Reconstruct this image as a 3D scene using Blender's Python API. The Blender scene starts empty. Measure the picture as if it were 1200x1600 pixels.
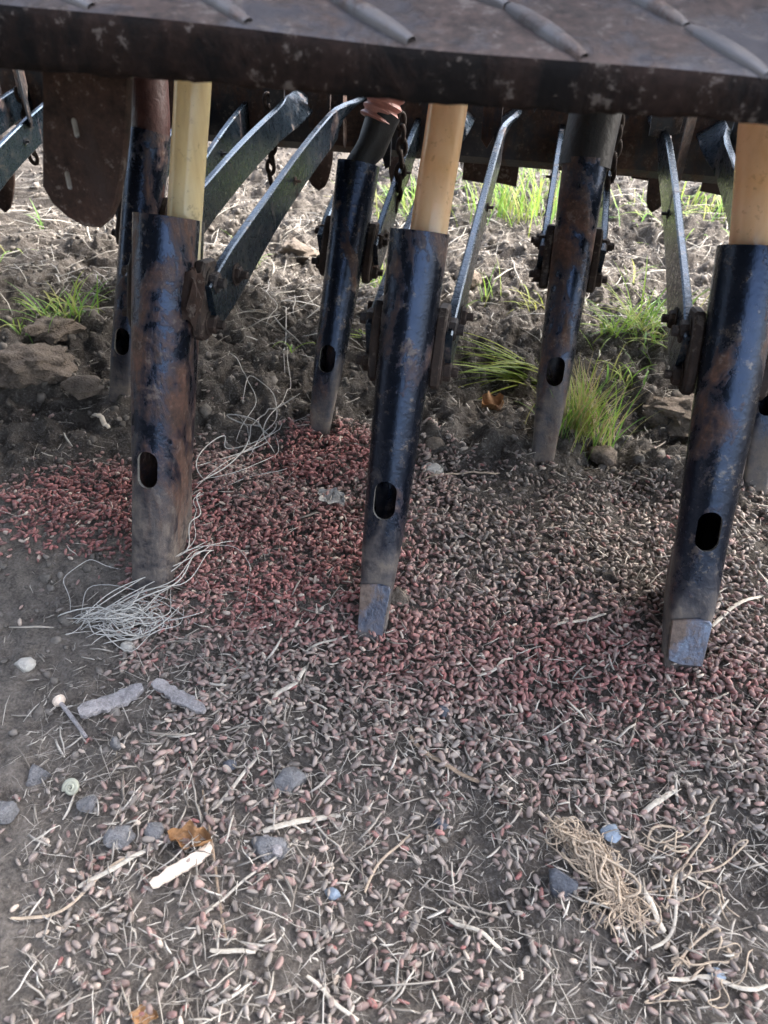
import bpy, bmesh, math, random
import numpy as np
from mathutils import Vector, Matrix, noise as mnoise

rng = np.random.default_rng(7)
random.seed(7)
S = bpy.context.scene
COL = S.collection
R = math.radians

# ------------------------------------------------------------------ camera, sky, sun, exposure
F_PX = 1220.0                       # focal length in pixels of the 1200 x 1600 photograph
PITCH, YAW, ROLL, CAM_H = R(38.5), R(10), R(2.1), 0.48
_h = np.array([-math.sin(YAW), math.cos(YAW), 0.]); _r = np.array([math.cos(YAW), math.sin(YAW), 0.])
_z = np.array([0, 0, 1.])
LOOK = math.cos(PITCH)*_h - math.sin(PITCH)*_z
_up = math.sin(PITCH)*_h + math.cos(PITCH)*_z
CX = math.cos(ROLL)*_r + math.sin(ROLL)*_up
CY = -math.sin(ROLL)*_r + math.cos(ROLL)*_up
CAM = np.array([0, 0, CAM_H])
cd = bpy.data.cameras.new('camera')
cam = bpy.data.objects.new('camera', cd); COL.objects.link(cam)
M = Matrix.Identity(4)
for i in range(3):
    M[i][0], M[i][1], M[i][2], M[i][3] = CX[i], CY[i], -LOOK[i], CAM[i]
cam.matrix_world = M
cd.sensor_fit = 'VERTICAL'; cd.sensor_height = 34.6; cd.lens = 34.6*F_PX/1600
cd.clip_start = 0.01; cd.clip_end = 500
cd.dof.use_dof = True; cd.dof.focus_distance = 0.68; cd.dof.aperture_fstop = 13.0
S.camera = cam

SUN_EL, SUN_AZ = R(45), R(58)       # azimuth clockwise from +Y: ahead of the machine, to the right
w = bpy.data.worlds.new('World'); S.world = w; w.use_nodes = True
nt = w.node_tree
sky = nt.nodes.new('ShaderNodeTexSky'); sky.sky_type = 'NISHITA'; sky.sun_disc = False
sky.sun_elevation = SUN_EL; sky.sun_rotation = SUN_AZ; sky.dust_density = 4.0; sky.air_density = 1.0; sky.ozone_density = 0.6
bg = nt.nodes['Background']; bg.inputs['Strength'].default_value = 0.15
hs = nt.nodes.new('ShaderNodeHueSaturation'); hs.inputs['Saturation'].default_value = .75     # thin white overcast
nt.links.new(sky.outputs['Color'], hs.inputs['Color']); nt.links.new(hs.outputs['Color'], bg.inputs['Color'])
sd = bpy.data.lights.new('sun', 'SUN'); sd.energy = 1.4; sd.angle = R(30); sd.color = (1, .985, .96)
sun = bpy.data.objects.new('sun', sd); COL.objects.link(sun)
sv = Vector((math.sin(SUN_AZ)*math.cos(SUN_EL), math.cos(SUN_AZ)*math.cos(SUN_EL), math.sin(SUN_EL)))
sun.rotation_euler = sv.to_track_quat('Z', 'Y').to_euler()
vs = S.view_settings
vs.view_transform = 'Standard'; vs.look = 'None'; vs.gamma = 1.0; vs.exposure = 2.95; vs.use_curve_mapping = False
S.render.engine = 'CYCLES'

# ------------------------------------------------------------------ measuring helpers
def ray(u, v): return LOOK + CX*(u-600)/F_PX - CY*(v-800)/F_PX
def gz(u, v, z=0.):
    d = ray(u, v); return CAM + d*(z-CAM[2])/d[2]
def py(u, v, y, s=0., z0=0.):       # meets the plane  Y = y + s (Z - z0)
    d = ray(u, v); t = (y + s*(CAM[2]-z0) - CAM[1])/(d[1]-s*d[2]); return CAM + d*t
def proj(P):
    q = np.asarray(P) - CAM; zc = q@LOOK
    return 600 + F_PX*(q@CX)/zc, 800 - F_PX*(q@CY)/zc, zc
def smooth(a, b, x):
    t = np.clip((x-a)/(b-a), 0, 1); return t*t*(3-2*t)
def _hash(ix, iy, seed):
    n = (ix.astype(np.int64)*374761393 + iy.astype(np.int64)*668265263 + seed*974634777) & 0xffffffff
    n = ((n ^ (n >> 13))*1274126177) & 0xffffffff
    return ((n ^ (n >> 16)) & 0xffff)/65535.0
def vnoise(x, y, seed=0):
    x = np.asarray(x, float); y = np.asarray(y, float)
    ix = np.floor(x); iy = np.floor(y); fx = x-ix; fy = y-iy
    fx = fx*fx*fx*(fx*(fx*6-15)+10); fy = fy*fy*fy*(fy*(fy*6-15)+10)
    a = _hash(ix, iy, seed); b = _hash(ix+1, iy, seed); c = _hash(ix, iy+1, seed); d = _hash(ix+1, iy+1, seed)
    return (a*(1-fx)+b*fx)*(1-fy) + (c*(1-fx)+d*fx)*fy
def fbm(x, y, seed=0, o=4):
    s = 0; a = .5; t = 0
    for k in range(o):
        s = s + a*vnoise(x*2**k + 17.3*k, y*2**k - 9.1*k, seed+k); t += a; a *= .5
    return s/t

# ------------------------------------------------------------------ mesh helpers
def np_mesh(name, V, loops, sizes, colors=None, smooth_shade=True):
    me = bpy.data.meshes.new(name)
    V = np.ascontiguousarray(V, np.float32); loops = np.ascontiguousarray(loops, np.int32)
    sizes = np.ascontiguousarray(sizes, np.int32)
    me.vertices.add(len(V)); me.vertices.foreach_set('co', V.ravel())
    me.loops.add(len(loops)); me.loops.foreach_set('vertex_index', loops)
    me.polygons.add(len(sizes))
    st = np.zeros(len(sizes), np.int32); st[1:] = np.cumsum(sizes)[:-1]
    me.polygons.foreach_set('loop_start', st)
    me.update(calc_edges=True)
    me.validate()
    if colors is not None:
        at = me.color_attributes.new('Col', 'FLOAT_COLOR', 'POINT')
        c4 = np.ones((len(V), 4), np.float32); c4[:, :3] = colors
        at.data.foreach_set('color', c4.ravel())
    if smooth_shade:
        me.polygons.foreach_set('use_smooth', np.ones(len(sizes), bool))
    return me
class Geo:                                             # collects pieces that belong to ONE mesh
    def __init__(s): s.V = []; s.L = []; s.Z = []; s.C = []; s.n = 0
    def add(s, V, F, c=None):
        V = np.asarray(V, float)
        for f in F:
            s.L.extend(i+s.n for i in f); s.Z.append(len(f))
        s.V.append(V); s.n += len(V)
        if c is not None: s.C.append(np.tile(np.asarray(c, float), (len(V), 1)))
        return s
    def mesh(s, name, sm=True, sharp=None, off=None):
        V = np.concatenate(s.V)
        if off is not None: V = V - np.asarray(off)
        me = np_mesh(name, V, s.L, s.Z, np.concatenate(s.C) if s.C else None, sm)
        if sharp is not None: me.set_sharp_from_angle(angle=R(sharp))
        return me
def link(name, me, mat, parent=None):
    o = bpy.data.objects.new(name, me); COL.objects.link(o)
    if mat is not None and me is not None:
        me.materials.clear(); me.materials.append(mat)
    if parent is not None: o.parent = parent
    return o
def tag(o, label=None, cat=None, group=None, kind=None):
    if label: o['label'] = label
    if cat: o['category'] = cat
    if group: o['group'] = group
    if kind: o['kind'] = kind
    return o
def thing(name, loc, label, cat, group=None):
    o = bpy.data.objects.new(name, None); COL.objects.link(o); o.location = tuple(float(c) for c in loc); o.empty_display_size = .02
    o['off'] = 0; del o['off']
    return tag(o, label, cat, group)
def root_loc(o):
    while o.parent: o = o.parent
    return np.array(o.location)
def part(name, g, mat, parent, sm=True, sharp=35):
    return link(name, g.mesh(name, sm, sharp, root_loc(parent)), mat, parent)
def solo(name, g, mat, label, cat, group=None, sharp=35):        # a thing that is one mesh, its origin at its base
    V = np.concatenate(g.V); loc = np.array([V[:, 0].mean(), V[:, 1].mean(), V[:, 2].min()])
    o = link(name, g.mesh(name, True, sharp, loc), mat); o.location = loc
    return tag(o, label, cat, group)

def frame_of(d, ref=(0, 0, 1)):
    d = np.asarray(d, float); d = d/np.linalg.norm(d)
    a = np.cross(ref, d)
    if np.linalg.norm(a) < 1e-3: a = np.cross((1, 0, 0), d)
    a /= np.linalg.norm(a); b = np.cross(d, a)
    return a, b, d
def sweep(pts, rad, n=6, flat=1.0, ref=(0, 0, 1), cap=True, twist=0):
    """tube along pts; rad scalar or list; flat squeezes the b axis"""
    P = np.asarray(pts, float); m = len(P)
    rad = np.full(m, rad) if np.isscalar(rad) else np.asarray(rad, float)
    T = np.gradient(P, axis=0)
    V = []; th = np.linspace(0, 2*math.pi, n, endpoint=False)
    for i in range(m):
        a, b, d = frame_of(T[i], ref)
        t = th + twist*i/max(1, m-1)
        V.append(P[i] + rad[i]*(np.outer(np.cos(th), a) + flat*np.outer(np.sin(t), b)))
    V = np.concatenate(V); Fc = []
    for i in range(m-1):
        for j in range(n):
            k = (j+1) % n; Fc.append((i*n+j, i*n+k, (i+1)*n+k, (i+1)*n+j))
    if cap:
        Fc.append(tuple(range(n))[::-1]); Fc.append(tuple((m-1)*n+j for j in range(n)))
    return V, Fc
def bar(pts, hw, hh, ref=(0, 0, 1), twists=None):
    """rectangular bar along pts: half width hw (sideways), half height hh"""
    P = np.asarray(pts, float); m = len(P); T = np.gradient(P, axis=0)
    hw = np.full(m, hw) if np.isscalar(hw) else hw; hh = np.full(m, hh) if np.isscalar(hh) else hh
    V = []; ch = .18
    for i in range(m):
        a, b, d = frame_of(T[i], ref)
        if twists is not None:
            c, s_ = math.cos(twists[i]), math.sin(twists[i]); a, b = a*c+b*s_, b*c-a*s_
        cx_ = min(hw[i], hh[i])*ch*2
        for sx, sy in ((1, 1), (-1, 1), (-1, -1), (1, -1)):
            p1 = (sx*hw[i], sy*(hh[i]-cx_)); p2 = (sx*(hw[i]-cx_), sy*hh[i])
            for q in ((p1, p2) if sx*sy > 0 else (p2, p1)):
                V.append(P[i] + a*q[0] + b*q[1])
    Fc = []; n = 8
    for i in range(m-1):
        for j in range(n):
            k = (j+1) % n; Fc.append((i*n+j, i*n+k, (i+1)*n+k, (i+1)*n+j))
    Fc.append(tuple(range(n))[::-1]); Fc.append(tuple((m-1)*n+j for j in range(n)))
    return np.array(V), Fc
def prism(poly, a, b, o, d, holes=None, bev=.0):
    """polygon (2-D, axes a,b, origin o) extruded along vector d with a small chamfer"""
    poly = np.asarray(poly, float); n = len(poly); a = np.asarray(a, float); b = np.asarray(b, float); o = np.asarray(o, float); d = np.asarray(d, float)
    P = o + np.outer(poly[:, 0], a) + np.outer(poly[:, 1], b)
    c = P.mean(0)
    if bev:
        L = np.linalg.norm(d); dn = d/L
        inn = P + (c-P)/np.linalg.norm(c-P, axis=1)[:, None]*bev
        rings = [inn, P+dn*bev, P+d-dn*bev, inn+d]
    else: rings = [P, P+d]
    V = np.concatenate(rings); Fc = []
    for i in range(len(rings)-1):
        for j in range(n):
            k = (j+1) % n; Fc.append((i*n+j, i*n+k, (i+1)*n+k, (i+1)*n+j))
    Fc.append(tuple(range(n))[::-1]); Fc.append(tuple((len(rings)-1)*n+j for j in range(n)))
    return V, Fc
def bolt(c, axis, r=.009, h=.007):
    a, b, d = frame_of(axis)
    hexa = [(r*math.cos(k*math.pi/3), r*math.sin(k*math.pi/3)) for k in range(6)]
    g = Geo(); g.add(*prism(hexa, a, b, np.asarray(c), d*h, bev=.0012))
    circ = [(r*1.35*math.cos(k*math.pi/8), r*1.35*math.sin(k*math.pi/8)) for k in range(16)]
    g.add(*prism(circ, a, b, np.asarray(c)-d*.001, d*.002))
    g.add(*sweep([np.asarray(c), np.asarray(c)+d*(h+.005)], r*.5, 8))
    return g
def rock_template(n, seed, sub=2):
    bm = bmesh.new(); bmesh.ops.create_icosphere(bm, subdivisions=sub, radius=1)
    V = np.array([v.co[:] for v in bm.verts]); Fc = [tuple(v.index for v in f.verts) for f in bm.faces]; bm.free()
    return V, Fc
def rock(c, size, seed, sub=3, rough=.35, squash=.7, rz=0., facets=5):
    V, Fc = rock_template(0, seed, sub); rs = np.random.default_rng(seed)
    for k in range(facets):                             # a few flat broken faces
        nrm = rs.normal(size=3); nrm /= np.linalg.norm(nrm); d = rs.uniform(.45, .8)
        dd = V@nrm - d; V = V - np.outer(np.clip(dd, 0, None)*.9, nrm)
    dis = np.array([mnoise.fractal(Vector(v*2.1)+Vector((seed*3.1, seed, 0)), 1.0, 2.0, 4) for v in V])
    V = V*(1+rough*.5*dis)[:, None]
    V = V*np.asarray([size[0], size[1], size[2]] if not np.isscalar(size) else [size, size*.8, size*squash])
    cz, sz = math.cos(rz), math.sin(rz)
    V = V@np.array([[cz, sz, 0], [-sz, cz, 0], [0, 0, 1]])
    return V + np.asarray(c), Fc

def batch(name, tmpls, which, Rm, T, colors, sm=True):
    """many small pieces of stuff in one mesh"""
    Vs, Ls, Zs, Cs = [], [], [], []; off = 0
    for k, (tv, tf) in enumerate(tmpls):
        idx = np.where(which == k)[0]
        if not len(idx): continue
        V = np.einsum('nij,vj->nvi', Rm[idx], tv) + T[idx][:, None, :]
        nv = len(tv); fl = np.array([i for f in tf for i in f]); fs = np.array([len(f) for f in tf])
        L = (fl[None, :] + (np.arange(len(idx))*nv)[:, None]).ravel() + off
        Vs.append(V.reshape(-1, 3)); Ls.append(L); Zs.append(np.tile(fs, len(idx)))
        Cs.append(np.repeat(colors[idx], nv, axis=0)); off += nv*len(idx)
    return np_mesh(name, np.concatenate(Vs), np.concatenate(Ls), np.concatenate(Zs), np.concatenate(Cs), sm)
def rot_batch(yaw, pitch, roll, scale):
    cy_, sy_ = np.cos(yaw), np.sin(yaw); cp, sp = np.cos(pitch), np.sin(pitch); cr, sr = np.cos(roll), np.sin(roll)
    o = np.zeros_like(yaw); l = np.ones_like(yaw)
    Rz = np.stack([np.stack([cy_, -sy_, o], -1), np.stack([sy_, cy_, o], -1), np.stack([o, o, l], -1)], 1)
    Ry = np.stack([np.stack([cp, o, sp], -1), np.stack([o, l, o], -1), np.stack([-sp, o, cp], -1)], 1)
    Rx = np.stack([np.stack([l, o, o], -1), np.stack([o, cr, -sr], -1), np.stack([o, sr, cr], -1)], 1)
    return (Rz@Ry@Rx)*np.asarray(scale)[:, None, :]

# ------------------------------------------------------------------ materials
class NT:
    def __init__(s, name):
        s.m = bpy.data.materials.new(name); s.m.use_nodes = True; s.t = s.m.node_tree
        s.b = s.t.nodes['Principled BSDF']; s.out = s.t.nodes['Material Output']
    def n(s, typ, **kw):
        nd = s.t.nodes.new(typ)
        for k, v in kw.items():
            if hasattr(nd, k): setattr(nd, k, v)
            else: nd.inputs[k].default_value = v
        return nd
    def l(s, a, b): s.t.links.new(a, b)
    def coord(s): return s.n('ShaderNodeTexCoord').outputs['Object']
    def noise(s, scale, detail=6, rough=.6, vec=None, dist=0):
        nd = s.n('ShaderNodeTexNoise'); nd.inputs['Scale'].default_value = scale; nd.inputs['Detail'].default_value = detail
        nd.inputs['Roughness'].default_value = rough; nd.inputs['Distortion'].default_value = dist
        if vec is not None: s.l(vec, nd.inputs['Vector'])
        return nd.outputs['Fac']
    def ramp(s, x, a, b, c0=(0, 0, 0, 1), c1=(1, 1, 1, 1)):
        nd = s.n('ShaderNodeValToRGB'); e = nd.color_ramp.elements
        e[0].position = a; e[1].position = b; e[0].color = c0; e[1].color = c1; s.l(x, nd.inputs['Fac']); return nd.outputs['Color']
    def mix(s, f, a, b, blend='MIX'):
        nd = s.n('ShaderNodeMix', data_type='RGBA', blend_type=blend)
        for i, x in ((0, f), (6, a), (7, b)):
            if hasattr(x, 'links'): s.l(x, nd.inputs[i])
            elif i == 0: nd.inputs[0].default_value = x
            else: nd.inputs[i].default_value = (*x, 1)
        return nd.outputs[2]
    def math(s, op, a, b=0.):
        nd = s.n('ShaderNodeMath', operation=op)
        for i, x in ((0, a), (1, b)):
            if hasattr(x, 'links'): s.l(x, nd.inputs[i])
            else: nd.inputs[i].default_value = x
        return nd.outputs[0]
    def bump(s, x, dist, strength=1.):
        nd = s.n('ShaderNodeBump'); nd.inputs['Distance'].default_value = dist; nd.inputs['Strength'].default_value = strength
        s.l(x, nd.inputs['Height']); s.l(nd.outputs['Normal'], s.b.inputs['Normal'])
    def put(s, sock, x):
        if hasattr(x, 'links'): s.l(x, s.b.inputs[sock])
        elif isinstance(x, tuple): s.b.inputs[sock].default_value = (*x, 1)
        else: s.b.inputs[sock].default_value = x

def painted_metal(name, paint, rust=(.07, .034, .023), amt=.5, mud=.09, rough=.32, mudcol=(.17, .14, .115), seed=0., metal=0., dusty=.22, spec=.6):
    k = NT(name); mp = k.n('ShaderNodeMapping'); k.l(k.coord(), mp.inputs['Vector']); mp.inputs['Location'].default_value = (seed, seed*.7, seed*1.3)
    v = mp.outputs[0]
    ms_ = k.n('ShaderNodeMapping'); k.l(v, ms_.inputs['Vector']); ms_.inputs['Scale'].default_value = (1, 1, .38)
    big = k.noise(21, 8, .64, ms_.outputs[0], .5); fine = k.noise(210, 5, .7, v); mid = k.noise(55, 6, .7, v)
    rm = k.ramp(k.math('ADD', big, k.math('MULTIPLY', mid, .35)), .885-.38*amt, 1.0-.38*amt)
    chips = k.ramp(k.math('ADD', k.math('MULTIPLY', mid, .6), k.math('MULTIPLY', fine, .5)), .61, .66)
    rustc = k.mix(k.ramp(k.math('ADD', k.math('MULTIPLY', fine, .5), k.math('MULTIPLY', k.noise(38, 8, .72, v), .5)), .38, .62), tuple(c*.3 for c in rust), tuple(min(1, c*2.0) for c in rust))
    pv = k.mix(mid, tuple(c*.7 for c in paint), tuple(c*1.35 for c in paint))
    col = k.mix(rm, pv, rustc)
    col = k.mix(k.math('MULTIPLY', chips, .55), col, (.15, .13, .115))
    # dried soil clinging to the lower end: follows the height on the tool
    geo = k.n('ShaderNodeNewGeometry'); sx = k.n('ShaderNodeSeparateXYZ'); k.l(geo.outputs['Position'], sx.inputs[0])
    hz = k.math('ADD', k.math('DIVIDE', sx.outputs['Z'], max(mud, .001)), k.math('MULTIPLY', k.math('SUBTRACT', big, .5), 3.0))
    mm = k.ramp(hz, .35, 1.25, (1, 1, 1, 1), (0, 0, 0, 1))
    dust = k.math('MULTIPLY', k.ramp(mid, .42, .75), dusty)
    mm = k.math('MAXIMUM', k.math('MULTIPLY', mm, k.ramp(mid, .25, .6)), dust)
    col = k.mix(mm, col, k.mix(fine, tuple(c*.55 for c in mudcol), tuple(c*1.25 for c in mudcol)))
    k.put('Base Color', col)
    rg = k.mix(rm, (rough,)*3, (.8,)*3); rg = k.mix(mm, rg, (.95,)*3)
    rg = k.math('ADD', rg, k.math('MULTIPLY', k.math('SUBTRACT', fine, .5), .35)); k.put('Roughness', rg)
    mt_ = k.mix(rm, (metal,)*3, (0.,)*3); k.put('Metallic', k.mix(mm, mt_, (0.,)*3)); k.put('Specular IOR Level', spec)
    k.put('Coat Weight', 0.0)
    k.bump(k.math('ADD', k.math('MULTIPLY', k.math('ADD', rm, mm), .5), k.math('ADD', k.math('MULTIPLY', fine, .35), k.math('MULTIPLY', mid, .3))), .0011, .8)
    return k.m
def plain(name, col, rough=.8, var=.35, scale=60, bump=.0008, spec=.4, streak=None, trans=0., sss=0.):
    k = NT(name); v = k.coord()
    if streak:
        mp = k.n('ShaderNodeMapping'); k.l(v, mp.inputs['Vector']); mp.inputs['Scale'].default_value = streak; v = mp.outputs[0]
    n1 = k.noise(scale, 7, .65, v); n2 = k.noise(scale*5, 4, .6, v)
    f = k.math('ADD', k.math('MULTIPLY', n1, .65), k.math('MULTIPLY', n2, .35))
    f = k.ramp(f, .32, .68)
    k.put('Base Color', k.mix(f, tuple(c*(1-var) for c in col), tuple(min(1, c*(1+var)) for c in col)))
    k.put('Roughness', rough); k.put('Specular IOR Level', spec)
    k.bump(f, bump, .8)
    return k.m
def attr_mat(name, rough=.7, spec=.4, var=.25, scale=500, bump=.0002, obj=False, trans=0.):
    k = NT(name)
    if obj: c = k.n('ShaderNodeObjectInfo').outputs['Color']
    else:
        a = k.n('ShaderNodeAttribute'); a.attribute_name = 'Col'; c = a.outputs['Color']
    n1 = k.noise(scale, 4, .6, k.coord()); f = k.ramp(n1, .3, .7)
    c2 = k.mix(f, c, k.mix(var*2, c, (.22, .2, .175)))
    k.put('Base Color', c2); k.put('Roughness', rough); k.put('Specular IOR Level', spec); k.bump(n1, bump, .7)
    if trans:
        tr = k.n('ShaderNodeBsdfTranslucent'); k.l(c2, tr.inputs['Color'])
        ms = k.n('ShaderNodeMixShader'); ms.inputs[0].default_value = trans
        k.l(k.b.outputs[0], ms.inputs[1]); k.l(tr.outputs[0], ms.inputs[2]); k.l(ms.outputs[0], k.out.inputs['Surface'])
    return k.m
def soil_mat():
    k = NT('soil'); v = k.coord()
    a = k.noise(9, 8, .65, v, .3); b = k.noise(70, 8, .7, v); c = k.noise(420, 6, .7, v)
    f = k.ramp(k.math('ADD', k.math('MULTIPLY', a, .5), k.math('MULTIPLY', b, .5)), .35, .66)
    col = k.mix(f, (.048, .041, .035), (.135, .117, .100))
    col = k.mix(k.ramp(c, .5, .72), col, (.23, .21, .19))
    col = k.mix(k.math('MULTIPLY', k.ramp(k.noise(160, 5, .6, v), .3, .42, (1, 1, 1, 1), (0, 0, 0, 1)), .6), col, (.05, .042, .036))
    da = k.n('ShaderNodeAttribute'); da.attribute_name = 'Col'
    col = k.mix(da.outputs['Fac'], col, k.mix(k.ramp(k.math('ADD', k.math('MULTIPLY', b, .5), k.math('MULTIPLY', c, .5)), .38, .62), (.075, .065, .055), (.27, .235, .20)))
    k.put('Base Color', col); k.put('Roughness', .95); k.put('Specular IOR Level', .25)
    k.bump(k.math('ADD', k.math('MULTIPLY', b, 1.0), k.math('MULTIPLY', c, .6)), .006, 1.)
    return k.m
def hose_mat(name, inner, outer, through):
    k = NT(name); v = k.coord(); n1 = k.noise(25, 6, .6, v); n2 = k.noise(160, 5, .6, v)
    mp = k.n('ShaderNodeMapping'); k.l(v, mp.inputs['Vector']); mp.inputs['Scale'].default_value = (90, 90, 6); n3 = k.noise(1, 5, .6, mp.outputs[0])
    c = k.mix(k.ramp(n1, .35, .7), outer, inner); c = k.mix(k.math('MULTIPLY', k.ramp(n3, .5, .8), .35), c, (.3, .2, .1))
    c = k.mix(k.math('MULTIPLY', k.ramp(n2, .6, .72), .5), c, (.16, .11, .07))
    k.put('Base Color', c); k.put('Roughness', .13); k.put('Specular IOR Level', .5)
    tr = k.n('ShaderNodeBsdfTranslucent'); k.l(k.mix(.25, through, c), tr.inputs['Color'])
    ms = k.n('ShaderNodeMixShader'); ms.inputs[0].default_value = .4
    k.l(k.b.outputs[0], ms.inputs[1]); k.l(tr.outputs[0], ms.inputs[2]); k.l(ms.outputs[0], k.out.inputs['Surface'])
    return k.m

MAT = {}
NAVY = (.020, .029, .051)
for i in range(8):
    MAT['coulter%d' % i] = painted_metal('coulter_paint_%d' % i, NAVY, amt=(.62, .46, .46, .4, .42, .72, .4, .4)[i], mud=(.12, .10, .085, .09, .08, .10, .08, .08)[i], seed=i*3.7, metal=.85, rough=.23, dusty=.05)
MAT['arm'] = painted_metal('arm_paint', (.028, .045, .066), amt=.32, mud=.001, rough=.27, seed=11, metal=.8, dusty=.08)
MAT['lug'] = painted_metal('lug_rust', (.02, .018, .02), rust=(.022, .014, .011), amt=.85, mud=.001, rough=.6, seed=5, dusty=.12, spec=.35)
MAT['bare'] = painted_metal('bare_steel', (.16, .19, .26), rust=(.1, .07, .055), amt=.6, mud=.02, rough=.3, seed=8, metal=.9, dusty=.4)
MAT['edge'] = plain('worn_edge', (.25, .23, .2), .55, .3, 200)
MAT['rust'] = painted_metal('rust_plate', (.03, .02, .017), rust=(.024, .0135, .010), amt=.9, mud=.001, rough=.75, mudcol=(.07, .05, .04), seed=2, dusty=.22, spec=.2)
MAT['board'] = painted_metal('board_steel', (.075, .07, .075), rust=(.045, .030, .025), amt=.78, mud=.001, rough=.5, mudcol=(.085, .075, .07), seed=21, metal=.3, dusty=.4)
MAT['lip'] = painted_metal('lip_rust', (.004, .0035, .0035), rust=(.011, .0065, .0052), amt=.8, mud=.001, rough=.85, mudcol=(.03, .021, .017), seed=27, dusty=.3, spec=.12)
MAT['rib'] = painted_metal('rib_steel', (.13, .12, .118), rust=(.07, .045, .036), amt=.45, mud=.001, rough=.45, seed=23, dusty=.3)
MAT['black'] = plain('black_rubber', (.012, .012, .014), .5, .4, 40)
MAT['frame'] = painted_metal('frame_paint', (.008, .011, .018), rust=(.05, .026, .018), amt=.7, mud=.001, rough=.5, seed=31)
MAT['hopper'] = painted_metal('hopper_paint', (.02, .03, .06), amt=.3, mud=.001, seed=41)
MAT['maroon'] = plain('maroon_rubber', (.045, .018, .016), .45, .5, 30, .001)
MAT['pinkhose'] = plain('pink_hose', (.42, .2, .17), .45, .25, 60)
MAT['hoseA'] = hose_mat('pale_yellow_hose', (.9, .83, .58), (.86, .75, .45), (.88, .72, .34))
MAT['hoseB'] = hose_mat('amber_hose', (.86, .72, .5), (.8, .58, .32), (.92, .55, .18))
MAT['soil'] = soil_mat()
MAT['grain'] = attr_mat('wheat_grain', .55, .45, .22, 700)
MAT['grain1'] = attr_mat('wheat_grain_single', .55, .45, .22, 700, obj=True)
MAT['litter'] = attr_mat('straw_litter', .65, .35, .2, 400)
MAT['crumb'] = attr_mat('soil_crumb', .95, .2, .3, 300, .0012)
MAT['grass'] = attr_mat('grass_blade', .45, .45, .05, 200, .0001, trans=.45)
MAT['straw'] = plain('dry_straw', (.46, .41, .335), .6, .45, 90, .0004, streak=(1, 1, 1))
MAT['palewood'] = plain('pale_split_wood', (.68, .56, .45), .7, .18, 120, .0006)
MAT['greywood'] = plain('weathered_wood', (.34, .315, .31), .85, .55, 170, .003)
MAT['twig'] = plain('brown_twig', (.26, .19, .13), .75, .35, 150, .0008)
MAT['stone'] = plain('grey_stone', (.2, .197, .2), .85, .55, 170, .004)
MAT['palestone'] = plain('pale_stone', (.46, .43, .38), .85, .2, 110, .0015)
MAT['darkstone'] = plain('dark_stone', (.09, .095, .11), .75, .4, 140, .0015)
MAT['clod'] = plain('dry_clod', (.19, .155, .125), .95, .45, 80, .006, spec=.15)
MAT['leaf'] = plain('brown_leaf', (.3, .16, .07), .6, .4, 80, .0015)
MAT['greyleaf'] = plain('grey_leaf', (.3, .29, .27), .7, .35, 90, .001)
MAT['twine'] = plain('white_twine', (.47, .45, .41), .6, .15, 200, .0003)
MAT['root'] = plain('pale_root', (.42, .33, .24), .75, .3, 200, .0005)
MAT['shell'] = plain('snail_shell', (.36, .36, .28), .4, .3, 90, .0005)
MAT['bluescrap'] = plain('blue_scrap', (.2, .25, .31), .5, .3, 80, .001)

# ------------------------------------------------------------------ ground
CO_BASE = {'C1': (238, 922), 'C2': (580, 992), 'C3': (1062, 1046), 'F0': (-160, 620), 'F1': (185, 650), 'F2': (497, 680), 'F3': (845, 735), 'F4': (1180, 765)}
def pix(x, y):
    P = np.stack([x, y, np.zeros_like(x)], -1) - CAM; zc = np.maximum(P@LOOK, .05)
    return 600 + F_PX*(P@CX)/zc, 800 - F_PX*(P@CY)/zc
def seed_mask(x, y):
    """how thickly grain covers the ground, 0..1"""
    wob = (fbm(x*14, y*14, 90)-.5)
    left = smooth(-.27, -.20, x + wob*.11 + .10*smooth(.3, .5, y) - .02*smooth(.35, .15, y)*0)
    # bare tongue of soil left of the white twine
    bx, by = (x+.36)/.10, (y-.40)/.085
    bare = np.exp(-(bx*bx+by*by)**2)
    near = smooth(.72, .60, y + wob*.12 - .05*smooth(.0, .2, x))
    patch = np.exp(-(((x+.19)/.075)**2 + ((y-.665)/.075)**2)**2)
    red_left = np.exp(-(((x+.36)/.11)**2 + ((y-.535)/.075)**2)**2)
    m = np.maximum(np.maximum(left*near, patch), red_left)*(1-.95*bare)
    hole = smooth(.62, .74, fbm(x*11+3, y*11, 55, 3))
    m = m*(1-.8*hole*smooth(.5, .3, y))
    m = m*smooth(.78, .42, x + .35*wob)*smooth(.02, .12, y + .1*wob)
    return np.clip(m, 0, 1)
def red_mask(x, y):
    a = np.exp(-(((x+.36)/.14)**2 + ((y-.53)/.085)**2)**2)
    b = np.exp(-(((x+.17)/.13)**2 + ((y-.50)/.10)**2)**2)
    c = np.exp(-(((x+.19)/.08)**2 + ((y-.67)/.06)**2)**2)
    d = .6*np.exp(-(((x-.05)/.2)**2 + ((y-.43)/.06)**2)**2)
    return np.clip(np.maximum(np.maximum(a, b), np.maximum(c, d))*(.45+1.1*fbm(x*18, y*18, 41)), 0, 1)
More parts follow.
